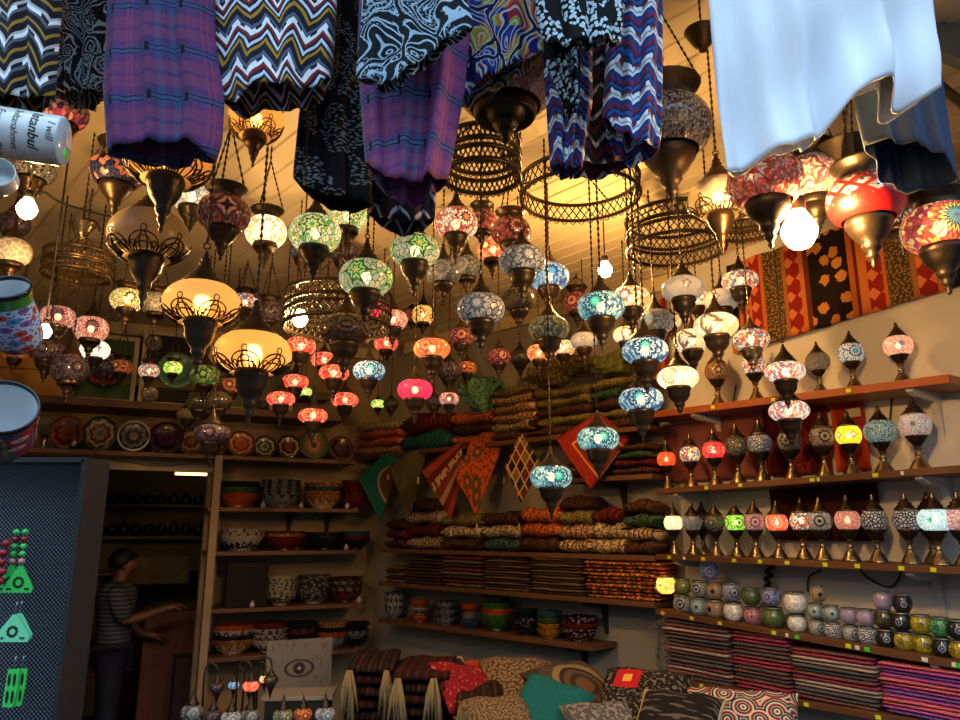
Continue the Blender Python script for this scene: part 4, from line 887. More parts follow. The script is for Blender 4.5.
for x, d, lv, look, lab in [
 (683, .098, 0, 'cwhite', 'white lace candle holder, bottom row, first beside the orange folded stack'),
 (700, .098, 0, 'caqua', 'aqua-grey candle holder, bottom row, second from the orange folded stack'),
 (716, .098, 0, 'ctan', 'tan flower candle holder, bottom row, third from the orange folded stack'),
 (734, .10, 0, 'cclear', 'cloudy clear candle holder in the bottom row beside the rose one'),
 (754, .09, 0, 'cpink', 'rose pink candle holder with dark spot in the bottom row'),
 (774, .105, 0, 'cgreen', 'dark green glass candle holder in the bottom row'),
 (798, .085, 0, 'cclear', 'clear glass candle holder under the large white one'),
 (818, .074, 0, 'cwhite', 'small white lace candle holder, bottom row, under the first aqua one'),
 (834, .074, 0, 'sbwl', 'small black-and-white candle holder, bottom row, under the second aqua one'),
 (852, .074, 0, 'cwhite', 'small white lace candle holder, bottom row, under the first lilac one'),
 (869, .078, 0, 'sbwl', 'black-on-white speckled candle holder, bottom row, next to the black ones'),
 (887, .08, 0, 'cblack', 'near-black candle holder with one white ring, bottom row'),
 (906, .08, 0, 'cyellow', 'mustard yellow candle holder, bottom row, next to the black one'),
 (925, .08, 0, 'cyellow', 'mustard yellow candle holder, bottom row, under the upper mustard one'),
 (944, .08, 0, 'cblack', 'near-black candle holder with white rings, under the mint green one'),
 (962, .08, 0, 'cyellow', 'mustard yellow candle holder cut off at the end of the bottom row'),
 (667, .105, .08, 'clit', 'amber lit candle holder glowing beside the orange folded stack'),
 (684, .09, .09, 'colive', 'olive green glass candle holder on the top row beside the lit one'),
 (701, .09, .09, 'cwhite', 'white lace candle holder on the top row beside the olive one'),
 (717, .09, .09, 'ctan', 'tan candle holder on the top row beside the pale blue one'),
 (734, .098, .092, 'cblue', 'pale blue-grey candle holder on the top row'),
 (753, .09, .085, 'cgreen', 'shiny dark green candle holder on the top row'),
 (774, .092, .098, 'cblue2', 'blue lace candle holder on the top row'),
 (798, .105, .08, 'cclear', 'large milky white candle holder on the top row'),
 (818, .074, .07, 'caqua', 'small aqua candle holder on the top row, first after the large milky one'),
 (834, .074, .07, 'caqua', 'small aqua candle holder on the top row, second after the large milky one'),
 (852, .074, .07, 'clilac', 'small lilac candle holder on the top row beside the aqua one'),
 (869, .078, .07, 'clilac', 'small lilac candle holder on the top row beside the brown-black one'),
 (887, .08, .074, 'olivedark', 'brownish black candle holder on the top row'),
 (905, .08, .074, 'cblack', 'near-black candle holder with white rings on the top row'),
 (925, .08, .074, 'cyellow', 'mustard yellow candle holder on the top row'),
 (944, .08, .074, 'cgreen2', 'mint green candle holder on the top row'),
 (962, .08, .074, 'cblack', 'near-black candle holder cut off at the end of the top row'),
]: ch(x, d, lv, look, lab, asp=.93)
ch(712, .10, .175, 'cblue2', 'dark blue candle holder balanced alone on the stacked ones near the wall', back=.1)
ch(822, .075, .14, 'ctan', 'small tan candle holder peeking above the aqua ones', back=.08)
ch(888, .075, .145, 'clilac', 'grey-lilac candle holder, topmost, above the brownish black one')
ch(908, .075, .145, 'cblack', 'near-black candle holder, topmost, above the black one with rings')
# ------------------------------------------------------------------ folded and rolled textiles
def slab_mesh(w, d, h, seed, rough=.25, seg=14, roll=False):
    """a folded cloth: rounded front fold, soft sagging faces; local x along the shelf, -y toward the shop"""
    rnd = random.Random(seed); ph = [rnd.uniform(0, 6) for _ in range(6)]; mb = MB(); n = 14; vs, us = [], []
    for i in range(seg+1):
        x = (i/seg-.5)*w; e = min(1, (1-abs(i/seg-.5)*2)*seg/1.6); e = .72+.28*min(1, e)
        dz = h*rough*(math.sin(x/w*7+ph[0])*.35+math.sin(x/w*17+ph[1])*.18)
        dy = d*.06*math.sin(x/w*5+ph[2])*rough*2
        for j in range(n):
            a = 2*PI*j/n; ca, sa = math.cos(a), math.sin(a); p = .75 if roll else .45
            yy = math.copysign(abs(ca)**p, ca)*d/2; zz = math.copysign(abs(sa)**(p+.25), sa)*h/2*e
            zz *= 1+rough*.5*math.sin(3*a+ph[3]+x/w*9)
            vs.append((x, yy+dy, h/2+zz+(dz if sa > 0 else 0)))
    fs = []
    for i in range(seg):
        for j in range(n):
            k = (j+1) % n; fs.append((i*n+j, (i+1)*n+j, (i+1)*n+k, i*n+k))
            us.append(tuple(((q/seg)*w, (r/n)*(d+h)*2) for q, r in ((i, j), (i+1, j), (i+1, j+1), (i, j+1))))
    fs += [tuple(range(n)), tuple(seg*n+j for j in range(n))[::-1]]; us += [None, None]
    mb.add(vs, fs, us); return mb.mesh()
ORD = ['top', 'second from top', 'third from top', 'fourth from top', 'fifth from top', 'sixth from top', 'seventh from top', 'eighth from top', 'ninth from top', 'tenth from top', 'eleventh from top',
       'twelfth from top', 'thirteenth from top', 'fourteenth from top', 'fifteenth from top', 'sixteenth from top', 'seventeenth from top', 'eighteenth from top']
def stack(key, x0, x1, ytop, n, mats, desc, name, cat, back=.01, d=.2, jitter=.006, rough=.25, roll=False, z0=0, group=None):
    """n cloths laid on each other between picture columns x0 and x1 up to picture row ytop; desc says which stack"""
    P, a, b, _ = SH[key]; pc, rz = on(key, (x0+x1)/2, back+d/2); zb = pc.z+z0+.001
    l_, r_ = P.hitz(x0, zb, back), P.hitz(x1, zb, back); w = (r_-l_).length
    zt = P.hit((x0+x1)/2, ytop, back).z; h = (zt-zb)/n
    for i in range(n):
        ww = w*random.uniform(.93, 1.0); mat, col = mats[(n-1-i) % len(mats)]
        o = link(name, slab_mesh(ww, d*random.uniform(.93, 1), h*.99, random.random(), rough, roll=roll), mat)
        c = (l_+r_)/2; o.location = (c.x+P.n.x*d/2+random.uniform(-1, 1)*jitter, c.y+P.n.y*d/2, zb+i*h)
        o.rotation_euler = (0, 0, rz+random.uniform(-.03, .03)*(3 if roll else 1))
        od = ORD[n-1-i] if n > 1 else 'lying alone'
        if i == 0 and n > 1: od = 'bottom one'
        tag(o, f'{col} {od} {desc}', cat, group)
st = striped
def SM(name, *c, pitch=.03, motif=None, along='u'): return st(name, list(c), pitch, along, True, motif)
wine = SM('wine_stripe_scarf', '3a1a22', '7a3a40', '2a1218', 'a07868', pitch=.004, along='v'); slate = SM('slate_stripe_scarf', '23262e', '4a4650', '1a1c22', '8a8078', pitch=.0038, along='v')
crim = SM('crimson_stripe_scarf', '7a1830', 'a02850', '3a1020', 'c06878', pitch=.0041, along='v'); beig = SM('beige_stripe_scarf', '8a7468', 'b8a090', '4a3a38', 'd0beb0', pitch=.004, along='v')
mage = SM('magenta_stripe_scarf', '8a1870', 'b83898', '5a1050', 'd088b8', pitch=.004, along='v'); viol = SM('violet_stripe_scarf', '4a2878', '7a48a0', '2a1848', 'a888c0', pitch=.004, along='v'); rosy = SM('rose_stripe_scarf', 'b03048', 'd85868', '7a1830', 'e8a0a0', pitch=.004, along='v')
G5 = 'striped scarves stacked on the lowest right shelf'
stack('R5', 664, 731, 623, 15, [(slate, 'slate'), (wine, 'wine-red'), (beig, 'beige'), (wine, 'wine striped'), (slate, 'grey striped')], 'scarf in the farthest stack of the low shelf', 'folded_scarf', 'scarf', rough=.12, group=G5)
stack('R5', 733, 791, 630, 16, [(slate, 'slate'), (wine, 'wine-red'), (crim, 'crimson'), (crim, 'bright crimson'), (slate, 'grey'), (wine, 'dark red')], 'scarf in the crimson second stack of the low shelf', 'folded_scarf', 'scarf', rough=.12, group=G5)
stack('R5', 793, 879, 653, 13, [(wine, 'wine-red'), (crim, 'crimson'), (beig, 'beige'), (beig, 'pale beige'), (slate, 'slate'), (slate, 'dark grey')], 'scarf in the beige third stack of the low shelf', 'folded_scarf', 'scarf', rough=.12, group=G5)
stack('R5', 882, 975, 668, 13, [(rosy, 'rose'), (mage, 'magenta'), (viol, 'violet'), (mage, 'purple-pink'), (rosy, 'rosy red')], 'scarf in the magenta nearest stack of the low shelf', 'folded_scarf', 'scarf', rough=.12, group=G5)
# middle wall, shelf M4: thin folded throws
b1 = SM('brown_fringe_throw', '2a1c14', '4a3424', '38281c', pitch=.02); b2 = SM('tan_edge_throw', '4a3626', '8a7050', '32241a', pitch=.012, along='v')
og = SM('orange_kilim_throw', 'c05820', '1c140f', 'e09040', '181210', '8a3a18', '20160f', pitch=.09, motif='d88838'); og2 = SM('black_orange_throw', '16110e', '1c1612', 'b85020', '14100d', pitch=.07, motif='a06028')
rb = SM('rust_throw', '5a2414', '8a3a20', '3a1810', pitch=.03)
G4 = 'folded throws on the shelf below the patterned rolls'
stack('M4', 384, 400, 566, 5, [(b2, 'tan'), (b1, 'brown')], 'throw in the narrow stack by the wall corner', 'folded_throw', 'blanket', group=G4)
stack('M4', 404, 438, 558, 8, [(b1, 'dark brown'), (b1, 'brown')], 'throw in the darkest stack near the corner', 'folded_throw', 'blanket', group=G4)
stack('M4', 441, 479, 556, 8, [(rb, 'rust'), (b2, 'tan-edged'), (b1, 'brown')], 'throw in the rust stack beside the darkest one', 'folded_throw', 'blanket', group=G4)
stack('M4', 482, 527, 557, 12, [(b1, 'brown'), (b2, 'tan-edged')], 'throw in the wavy brown stack beside the rust one', 'folded_throw', 'blanket', group=G4)
stack('M4', 530, 580, 558, 12, [(b2, 'tan-edged'), (b1, 'brown')], 'throw in the neat brown stack beside the orange one', 'folded_throw', 'blanket', group=G4)
stack('M4', 584, 660, 558, 11, [(og2, 'black-orange'), (og, 'orange'), (og2, 'dark orange-flecked')], 'throw in the orange and black stack by the candle holders', 'folded_throw', 'blanket', rough=.3, group=G4)
# patterned rolled cushion covers
def RM(n, a, b, c, m=None, pitch=.05): return (SM(n.replace(' ', '_')+'_weave', a, b, c, a, pitch=pitch, motif=m), n)
cream = RM('cream-black', 'b8a078', 'a89068', '8a7450', '1c1814'); dkred = RM('dark red', '4a1612', '6a2418', '30100c', None); olive = RM('olive', '5a5028', '6e6434', '463e20', '8a7a40')
rust = RM('rust orange', '8a3a18', 'a84c20', '5a2410', 'c87838'); greenr = RM('dark green', '1e3424', '2c4a34', '142418', '4a6048'); brownr = RM('dark brown', '2e1c12', '442a1a', '20130c', '5a3a24')
checkr = RM('black-cream chequered', 'b09870', '1c1612', 'a08860', '3a1814', .03); tealr = RM('teal', '1a4a48', '24605c', '123634'); kil = RM('red-cream patterned', 'a08058', '7a2418', 'b89870', '2a1c14', .035)
GR = 'rolled cushion covers on the shelf under the pennants'; GU = 'rolled cushion covers on the highest middle shelf'
kw = dict(name='rolled_cushion_cover', cat='cushion cover', rough=.3, roll=True, d=.2)
stack('M3', 383, 402, 520, 3, [brownr, dkred], 'roll in the dark pile at the wall corner', group=GR, **kw)
stack('M3', 404, 437, 499, 4, [brownr, checkr, dkred, checkr, cream], 'roll in the pile under the drab pennant', group=GR, **kw)
stack('M3', 439, 478, 514, 3, [olive, cream, brownr], 'roll in the low pile under the orange pennant', group=GR, **kw)
stack('M3', 480, 517, 512, 3, [brownr, cream, greenr, dkred], 'roll in the pile between the orange and patchwork pennants', group=GR, **kw)
stack('M3', 519, 556, 508, 3, [rust, rust, brownr, checkr], 'roll in the pile under the lowest teal lantern', group=GR, **kw)
stack('M3', 558, 590, 496, 4, [brownr, olive, kil, checkr, cream], 'roll right of the lowest teal lantern', group=GR, **kw)
stack('M3', 592, 622, 508, 3, [dkred, cream, cream, cream], 'roll in the pale pile under the red pennant', group=GR, **kw)
stack('M3', 624, 655, 500, 4, [brownr, greenr, checkr, brownr, brownr], 'roll beside the first small table lamp', group=GR, **kw)
stack('M2', 566, 608, 448, 3, [brownr, dkred, brownr], 'roll behind the red diamond pennant', group='rolls on the short middle shelf', **kw)
stack('M2', 611, 650, 443, 4, [brownr, greenr, dkred, brownr], 'roll in the dark pile beside the scarlet table lamp', group='rolls on the short middle shelf', **kw)
stack('M1', 356, 398, 421, 4, [cream, rust, rust, kil], 'roll in the corner pile above the teal pennant', group=GU, **kw)
stack('M1', 399, 447, 413, 2, [dkred, tealr], 'roll in the big pile behind the striped pennant', group=GU, **kw)
stack('M1', 449, 489, 412, 3, [rust, brownr, rust], 'roll in the pile under the pale green cloth', group=GU, **kw)
stack('M1', 490, 533, 385, 6, [olive, kil, kil, kil, checkr, brownr], 'roll in the tall pile over the patchwork pennant', group=GU, **kw)
stack('M1', 535, 588, 386, 5, [olive, olive, brownr, olive, brownr], 'roll in the olive pile above the red pennant', group=GU, **kw)
stack('M1', 590, 642, 376, 5, [olive, greenr, brownr, olive, brownr], 'roll in the olive-green heap behind the blue rosette lanterns', group=GU, **kw)
# loose crumpled cloths
def crumple(key, x, y, w, h, mat, label, d=.17, name='crumpled_cloth', seed=1, back=.02, cat='cloth'):
    P, a, b, _ = SH[key]; c = P.hit(x, y, back+d/2); s = w*mpp(x, y, c.y); hh = h*mpp(x, y, c.y); bm = bmesh.new()
    bmesh.ops.create_icosphere(bm, subdivisions=4, radius=1)
    r = random.Random(seed); ph = [r.uniform(0, 6) for _ in range(8)]
    for v in bm.verts:
        q = v.co; f = 1+.1*math.sin(q.x*7+ph[0]+q.z*4)+.09*math.sin(q.x*13+ph[1]-q.z*9)+.06*math.sin(q.z*17+ph[2]+q.x*5)
        v.co = Vector((math.copysign(abs(q.x)**.8, q.x)*s/2*f, q.y*d/2*f, q.z*hh/2*f+hh*.18*math.sin(q.x*3+ph[3])))
    me = bpy.data.meshes.new('c'); uvl = bm.loops.layers.uv.new('UVMap')
    for f_ in bm.faces:
        for l in f_.loops: l[uvl].uv = (l.vert.co.x, l.vert.co.z)
    bm.to_mesh(me); bm.free(); o = link(name, me, mat, None, c, (0, 0, P.rz())); tag(o, label, cat); return o
palegreen = SM('pale_green_leaf_cloth', '5a9a70', '68a880', '4a8a60', pitch=.2, motif='5a3a28')
crumple('M1', 481, 392, 52, 38, palegreen, 'pale green cloth with brown leaves bulging at the top of the middle shelf', seed=3)
crumple('M1', 556, 371, 78, 24, olive[0], 'olive satin cloth heaped high above the rolled covers', seed=5)
crumple('M1', 612, 362, 60, 24, RM('moss satin', '58582c', '66682f', '4c4c24')[0], 'moss green satin cloth heaped behind the blue lanterns', seed=9)
# ------------------------------------------------------------------ pennants: diamond cushion covers hung along the middle shelf
def sheet(name, label, cat, corners, Y, mat, th=.006, nx=16, ny=16, wavy=.012, seed=1, parent=None, uvs=1.0, group=None):
    """a hanging cloth through four picture corners (tl, tr, br, bl) at depth Y, soft folds, real thickness"""
    tl, tr, br, bl = [at(x, y, Y) for x, y in corners]; r = random.Random(seed); ph = [r.uniform(0, 6) for _ in range(4)]
    W_ = (tr-tl).length+.001; H_ = (bl-tl).length+.001; mb = MB(); vs, us, fs = [], [], []
    for side in (0, 1):
        for i in range(ny+1):
            for j in range(nx+1):
                s, t = j/nx, i/ny; p = (tl*(1-s)+tr*s)*(1-t)+(bl*(1-s)+br*s)*t
                p.y += wavy*(math.sin(s*7+ph[0]+t*2)+.5*math.sin(s*13+ph[1]-t*5)+.4*math.sin(t*8+ph[2]))+side*th
                vs.append(p); us.append((s*W_*uvs, -t*H_*uvs))
    n = (nx+1)*(ny+1); q = []
    def V(i, j, k): return k*n+i*(nx+1)+j
    for k in (0, 1):
        for i in range(ny):
            for j in range(nx): q.append((V(i, j, k), V(i, j+1, k), V(i+1, j+1, k), V(i+1, j, k)))
    for i in range(ny):
        for j in (0, nx): q.append((V(i, j, 0), V(i, j, 1), V(i+1, j, 1), V(i+1, j, 0)))
    for j in range(nx):
        for i in (0, ny): q.append((V(i, j, 0), V(i, j, 1), V(i, j+1, 1), V(i, j+1, 0)))
    c = (tl+tr+br+bl)/4
    mb.add([v-c for v in vs], q, [tuple(us[k] for k in f) for f in q])
    o = link(name, mb.mesh(), mat, parent, c); 
    if label: tag(o, label, cat, group)
    return o
@cached
def diamondcloth(name, kind):
    b = NB(name); u, v = b.uv(); nz = b.noise(b.comb(u, v), 90, 2)
    if kind == 'patch':
        p1 = b.m_('DIVIDE', b.m_('ADD', u, 5), .062); p2 = b.m_('DIVIDE', b.m_('ADD', v, 5), .062)
        c1 = b.m_('FLOOR', p1); c2 = b.m_('FLOOR', p2); f1 = b.m_('PINGPONG', p1, .5); f2 = b.m_('PINGPONG', p2, .5)
        h = b.m_('FRACT', b.m_('MULTIPLY', b.m_('SINE', b.m_('ADD', b.m_('MULTIPLY', c1, 12.9), b.m_('MULTIPLY', c2, 78.2))), 437.5))
        c = b.ramp(h, [(0, '1c120c'), (.2, '8a6a3c'), (.4, '5a2418'), (.6, '70542e'), (.8, '2a2014')])
        c = b.mix(b.m_('MAXIMUM', b.m_('LESS_THAN', f1, .07), b.m_('LESS_THAN', f2, .07)), c, lin('b89458'))
    elif kind == 'orange':
        d = b.vor(b.comb(u, v), 9).outputs['Distance']; d2 = b.vor(b.comb(u, v), 42).outputs['Distance']
        c = b.mix(b.m_('LESS_THAN', d2, .28), lin('a04418'), lin('5a2414')); c = b.mix(b.m_('LESS_THAN', d, .3), c, lin('4a3c22')); c = b.mix(b.m_('LESS_THAN', d, .12), c, lin('9a4820'))
    elif kind == 'striped':
        fr = b.m_('FRACT', b.m_('DIVIDE', b.m_('ADD', u, 5), .16)); c = b.ramp(fr, [(0, '8a6a48'), (.14, '5a1a14'), (.3, '7a2c1c'), (.46, '4a1410'), (.62, '9a7a50'), (.8, '6a2418')])
        c = b.mix(b.m_('MULTIPLY', b.m_('GREATER_THAN', fr, .62), b.m_('LESS_THAN', b.vor(b.comb(u, v), 30).outputs['Distance'], .3)), c, lin('4a2418'))
    elif kind == 'teal':
        r = b.m_('SQRT', b.m_('ADD', b.m_('MULTIPLY', b.m_('SUBTRACT', u, .13), b.m_('SUBTRACT', u, .13)), b.m_('MULTIPLY', b.m_('ADD', v, .12), b.m_('ADD', v, .12))))
        c = b.mix(b.m_('LESS_THAN', r, .07), lin('175c52'), lin('5a4030')); c = b.mix(b.m_('LESS_THAN', b.m_('ABSOLUTE', b.m_('SUBTRACT', r, .07)), .006), c, lin('a08868'))
    elif kind == 'drab': c = b.mix(nz, lin('3a3820'), lin('5a5636'))
    else:
        f = b.m_('MAXIMUM', b.m_('PINGPONG', b.m_('ADD', u, .0), .14), 0.0); c = b.mix(b.m_('GREATER_THAN', nz, .52), lin('741c12'), lin('882614'))
        a = b.m_('MAXIMUM', b.m_('ABSOLUTE', b.m_('SUBTRACT', u, .145)), b.m_('ABSOLUTE', b.m_('ADD', v, .145))); c = b.mix(b.m_('LESS_THAN', a, .085), c, lin('6a2a1c')); c = b.mix(b.m_('LESS_THAN', b.m_('ABSOLUTE', b.m_('SUBTRACT', a, .09)), .004), c, lin('c87838'))
    s = b.bsdf(c, .85, 0, .2); b.bump(s, nz, .002, .6); return b.done(s)
TAS = plain('cream_tassel_thread', 'c8b88a', .9, 0, .2, 80)
def tassel(x, y, Y, parent, h=.05):
    c = at(x, y, Y)-parent.location
    L('tassel', [(.001, 0), (h*.2, -.0), (h*.1, h*.55), (h*.14, h*.7), (h*.06, h*.85), (.002, h)], TAS, parent, 8, loc=c)
for nm, lab, cs, kind, ts in [
 ('pennant', 'teal diamond cushion cover with a brown medallion, hung at the corner end of the shelf', [(384, 454), (403, 456), (380, 521), (358, 478)], 'teal', ()),
 ('pennant', 'drab olive diamond cushion cover hanging beside the teal one', [(408, 452), (427, 448), (411, 516), (388, 468)], 'drab', ((388, 474),)),
 ('pennant', 'red and beige striped cushion cover hung by a corner', [(460, 440), (465, 468), (451, 520), (421, 470)], 'striped', ((418, 478), (451, 530))),
 ('pennant', 'orange cushion cover with brown leaf spots hung as a pennant', [(473, 437), (504, 440), (477, 516), (456, 478)], 'orange', ((477, 525), (504, 478))),
 ('pennant', 'diamond-patchwork cushion cover in brown and gold hung as a pennant', [(521, 431), (542, 466), (521, 503), (505, 466)], 'patch', ((519, 525),)),
 ('pennant', 'red diamond cushion cover behind the lit teal rosette lantern', [(598, 412), (631, 437), (591, 490), (556, 439)], 'red', ())]:
    Yp = M.hit(cs[0][0], cs[0][1], -.035).y; o = sheet(nm, lab, 'cushion cover', cs, Yp-.02, diamondcloth('pennant_'+kind, kind), wavy=.006, seed=len(lab))
    for x, y in ts: tassel(x, y+6, Yp-.03, o)
# ------------------------------------------------------------------ kilims on the right wall
@cached
def kilim(name):
    b = NB(name); u, v = b.uv(); nz = b.noise(b.comb(u, v), 70, 2)
    fr = b.m_('FRACT', b.m_('DIVIDE', b.m_('ADD', u, 5.0), .62))
    c = b.ramp(fr, [(0, '1a120f'), (.16, 'a85a24'), (.2, '5a1c12'), (.23, 'b0642a'), (.29, '7a1c16'), (.4, 'a85a28'), (.43, '40301c'), (.6, '8a5a2c'), (.64, '7a1c16'), (.76, 'b0622a'), (.8, '5a2a14'), (.84, '1a120f')])
    dm = b.m_('ADD', b.m_('PINGPONG', b.m_('ADD', u, 5), .034), b.m_('PINGPONG', b.m_('ADD', v, 5), .045))
    red = b.m_('ADD', b.m_('MULTIPLY', b.m_('GREATER_THAN', fr, .29), b.m_('LESS_THAN', fr, .4)), b.m_('MULTIPLY', b.m_('GREATER_THAN', fr, .64), b.m_('LESS_THAN', fr, .76)))
    c = b.mix(b.m_('MULTIPLY', red, b.m_('LESS_THAN', dm, .03)), c, lin('b86a38'))
    br = b.m_('MULTIPLY', b.m_('GREATER_THAN', fr, .43), b.m_('LESS_THAN', fr, .6))
    c = b.mix(b.m_('MULTIPLY', br, b.m_('LESS_THAN', b.vor(b.comb(u, v), 70).outputs['Distance'], .35)), c, lin('7a6038'))
    bl = b.m_('ADD', b.m_('LESS_THAN', fr, .16), b.m_('GREATER_THAN', fr, .84))
    dd = b.vor(b.comb(u, v), 10).outputs['Distance']; c = b.mix(b.m_('MULTIPLY', bl, b.m_('LESS_THAN', b.m_('ADD', dd, b.m_('MULTIPLY', nz, .3)), .42)), c, lin('b87838'))
    s = b.bsdf(c, .9, 0, .15); b.bump(s, nz, .002, .7); return b.done(s)
def wallcloth(P, xa, xb, za, zb, label, mat, off=WO-.02, name='kilim', cat='rug', waves=.012, n=60, za2=None):
    a = P.hitz(xa, za, off); q = P.hitz(xb, za2 or za, off); Ln = (q-a).xy.length; mb = MB(); u = (q-a).xy.normalized(); nn = P.n
    vs, us, fs = [], [], []
    for k in (0, 1):
        for i in range(13):
            for j in range(n+1):
                s = j/n; lo = za+((za2 or za)-za)*s; z = lo+(zb-lo)*i/12
                w_ = waves*(math.sin(s*Ln*26)*.6+.4*math.sin(s*Ln*47+1))-.008*k-waves*1.0
                p = a.xy+u*Ln*s+nn.xy*w_; vs.append((p.x, p.y, z)); us.append((Ln*s, z))
    m = 13*(n+1)
    def V(i, j, k): return k*m+i*(n+1)+j
    for k in (0, 1):
        for i in range(12):
            for j in range(n): fs.append((V(i, j, k), V(i, j+1, k), V(i+1, j+1, k), V(i+1, j, k)))
    for i in range(12):
        for j in (0, n): fs.append((V(i, j, 0), V(i+1, j, 0), V(i+1, j, 1), V(i, j, 1)))
    for j in range(n):
        for i in (0, 12): fs.append((V(i, j, 0), V(i, j+1, 0), V(i, j+1, 1), V(i, j, 1)))
    mb.add(vs, fs, [tuple(us[k] for k in f) for f in fs]); o = link(name, mb.mesh(), mat); tag(o, label, cat); return o
wallcloth(R, 735, 1010, 2.52, 3.02, 'long striped kilim in orange, red and black hung high on the right wall', kilim('kilim_weave'), za2=2.6)
redk = SM('dark_red_kilim', '5a1814', '6a1e18', '48120f', pitch=.3, motif='38100e'); redd = SM('brick_red_kilim', '8a2c1c', '9a3420', '7a2418', pitch=.4)
wallcloth(R, 838, 872, 1.86, 2.19, 'brick-red cloth with pinned card behind the yellow table lamp', redd, name='wall_cloth', cat='cloth', waves=.003)
wallcloth(R, 770, 834, 1.86, 2.19, 'dark red patterned cloth on the wall behind the beige table lamp', redk, name='wall_cloth', cat='cloth', waves=.003)
wallcloth(R, 668, 768, 1.86, 2.19, 'dull rose cloth on the wall behind the red lit table lamps', SM('dull_rose_cloth', '7a4a44', '84524a', '6e403c', pitch=.4), name='wall_cloth', cat='cloth', waves=.003)
wallcloth(R, 775, 884, 1.55, 1.82, 'very dark red cloth on the wall behind the coral table lamp', SM('oxblood_kilim', '2c0f10', '361414', '220b0c', pitch=.3), name='wall_cloth', cat='cloth', waves=.003)
wallcloth(M, 640, 672, 2.42, 2.95, 'red and orange runner hung high at the far end of the kilim', SM('orange_red_runner', 'a05024', '6a1a14', 'b8662c', '7a2018', pitch=.12), name='kilim')
# cards and sockets
p = R.hitz(853, 2.12, WO-.045); o = BX('pinned_card', p, (.07, .004, .04), plain('card_paper', 'a89c80', .7), rz=R.rz()); tag(o, 'small printed card pinned on the brick-red cloth', 'card')
# cables on the right wall
def cable(pts, label, r=.0045):
    pp = [R.hit(x, y, WO-.02) for x, y in pts]; q = smoothp(pp); c = pp[0]
    o = link('power_cord', MB().tube([v-c for v in q], r, 6).mesh(), BLACK, None, c); tag(o, label, 'cord')
def smoothp(p, n=6):
    o = []
    for i in range(len(p)-1):
        p0, p1, p2, p3 = p[max(i-1, 0)], p[i], p[i+1], p[min(i+2, len(p)-1)]
        for k in range(n):
            t = k/n; o.append(.5*(2*p1+(p2-p0)*t+(2*p0-5*p1+4*p2-p3)*t*t+(3*p1-p0-3*p2+p3)*t**3))
    return o+[p[-1]]
cable([(855, 563), (868, 578), (890, 587), (900, 575), (898, 563)], 'black power cord drooping in a loop below the long lamp row')
cable([(814, 563), (820, 570), (809, 577), (808, 592)], 'short black power cord hanging over the small aqua candle holders')
cable([(736, 385), (732, 410), (728, 440)], 'thin dark cord running down between the highest and second lamp shelf')
cable([(892, 395), (890, 420), (888, 440)], 'thin dark cord on the wall behind the largest teal table lamp')
p = R.hit(768, 580, WO-.05); o = link('cord_bundle', MB().tube(smoothp([Vector((.016*math.sin(k*1.9)+.05*(.5-k/18), .01*math.cos(k*2.3), .11-.012*k)) for k in range(18)], 3), .011, 7).mesh(), BLACK, None, p); tag(o, 'dark bundle of cords hanging above the green candle holder', 'cord')
qs = [M.hitz(658, z, WO-.02) for z in (1.2, 1.1, 1.0, .9, .8)]
o = link('white_cord', MB().tube([v-qs[0]+Vector((.008*math.sin(i*2.5), 0, 0)) for i, v in enumerate(smoothp(qs))], .004, 6).mesh(), BRK, None, qs[0]); tag(o, 'thin white cord hanging beside the lowest scarf shelf', 'cord')
# ------------------------------------------------------------------ clothes hung over the shop front
def poly(pts, t, ax):
    """interpolate the other coordinate along points sorted by coordinate ax"""
    if t <= pts[0][ax]: return pts[0][1-ax]
    for a, b in zip(pts, pts[1:]):
        if t <= b[ax]: return a[1-ax]+(b[1-ax]-a[1-ax])*(t-a[ax])/max(1e-6, b[ax]-a[ax])
    return pts[-1][1-ax]
def garment(name, label, cat, Y, left, right, hem, mat, top=-95, bulge=.03, folds=.008, nf=3, back_dy=4, seed=1, stretch=1.0, nx=44, ny=40, tilt=0, dfold=()):
    r = random.Random(seed); ph = [r.uniform(0, 6) for _ in range(5)]; mb = MB(); vs, us, fs = [], [], []
    left = sorted(left, key=lambda q: q[1]); right = sorted(right, key=lambda q: q[1])
    cx = (left[0][0]+right[0][0])/2; c0 = at(cx, 60, Y)
    W_ = (right[0][0]-left[0][0])*mpp(cx, 60, Y); N = 2*nx
    for i in range(ny+1):
        t = i/ny
        for j in range(N):
            k = j/nx if j <= nx else 2-j/nx; bk = j > nx; s = k
            hx = hem[0][0]+(hem[-1][0]-hem[0][0])*s; hy = poly(hem, hx, 0)+(back_dy*math.sin(PI*s) if bk else 0)
            y = top+t*(hy-top); x = poly(left, y, 1)*(1-s)+poly(right, y, 1)*s
            p = at(x, y, Y)
            e = bulge*math.sin(PI*s)**.6
            fo = folds*(math.sin(s*nf*2*PI+ph[0]+t*1.1)+.5*math.sin(s*nf*4.3*PI+ph[1]-t*1.7)+.3*math.sin(t*11+ph[2]+s*4))*(.4+.6*t)
            for c_, wd, am in dfold: fo += am*math.exp(-((s-c_)/wd)**2)
            p.y += (e if bk else -e)+fo*math.sin(PI*s)**.3+tilt*t
            vs.append(p-c0); us.append(((s if not bk else 2-s)*W_*stretch, (c0.z-p.z)*-1))
    for i in range(ny):
        for j in range(N):
            k = (j+1) % N; f = (i*N+j, i*N+k, (i+1)*N+k, (i+1)*N+j); fs.append(f)
    uu = []
    for f in fs:
        q = [us[k] for k in f]
        if f[1] % N == 0: q[1] = (2*W_*stretch, q[1][1]); q[2] = (2*W_*stretch, q[2][1])
        uu.append(tuple(q))
    mb.add(vs, fs, uu); o = link(name, mb.mesh(), mat, None, c0)
    so = o.modifiers.new('cloth', 'SOLIDIFY'); so.thickness = .0018
    tag(o, label, cat); return o
TR, SK = 'trousers', 'clothing'
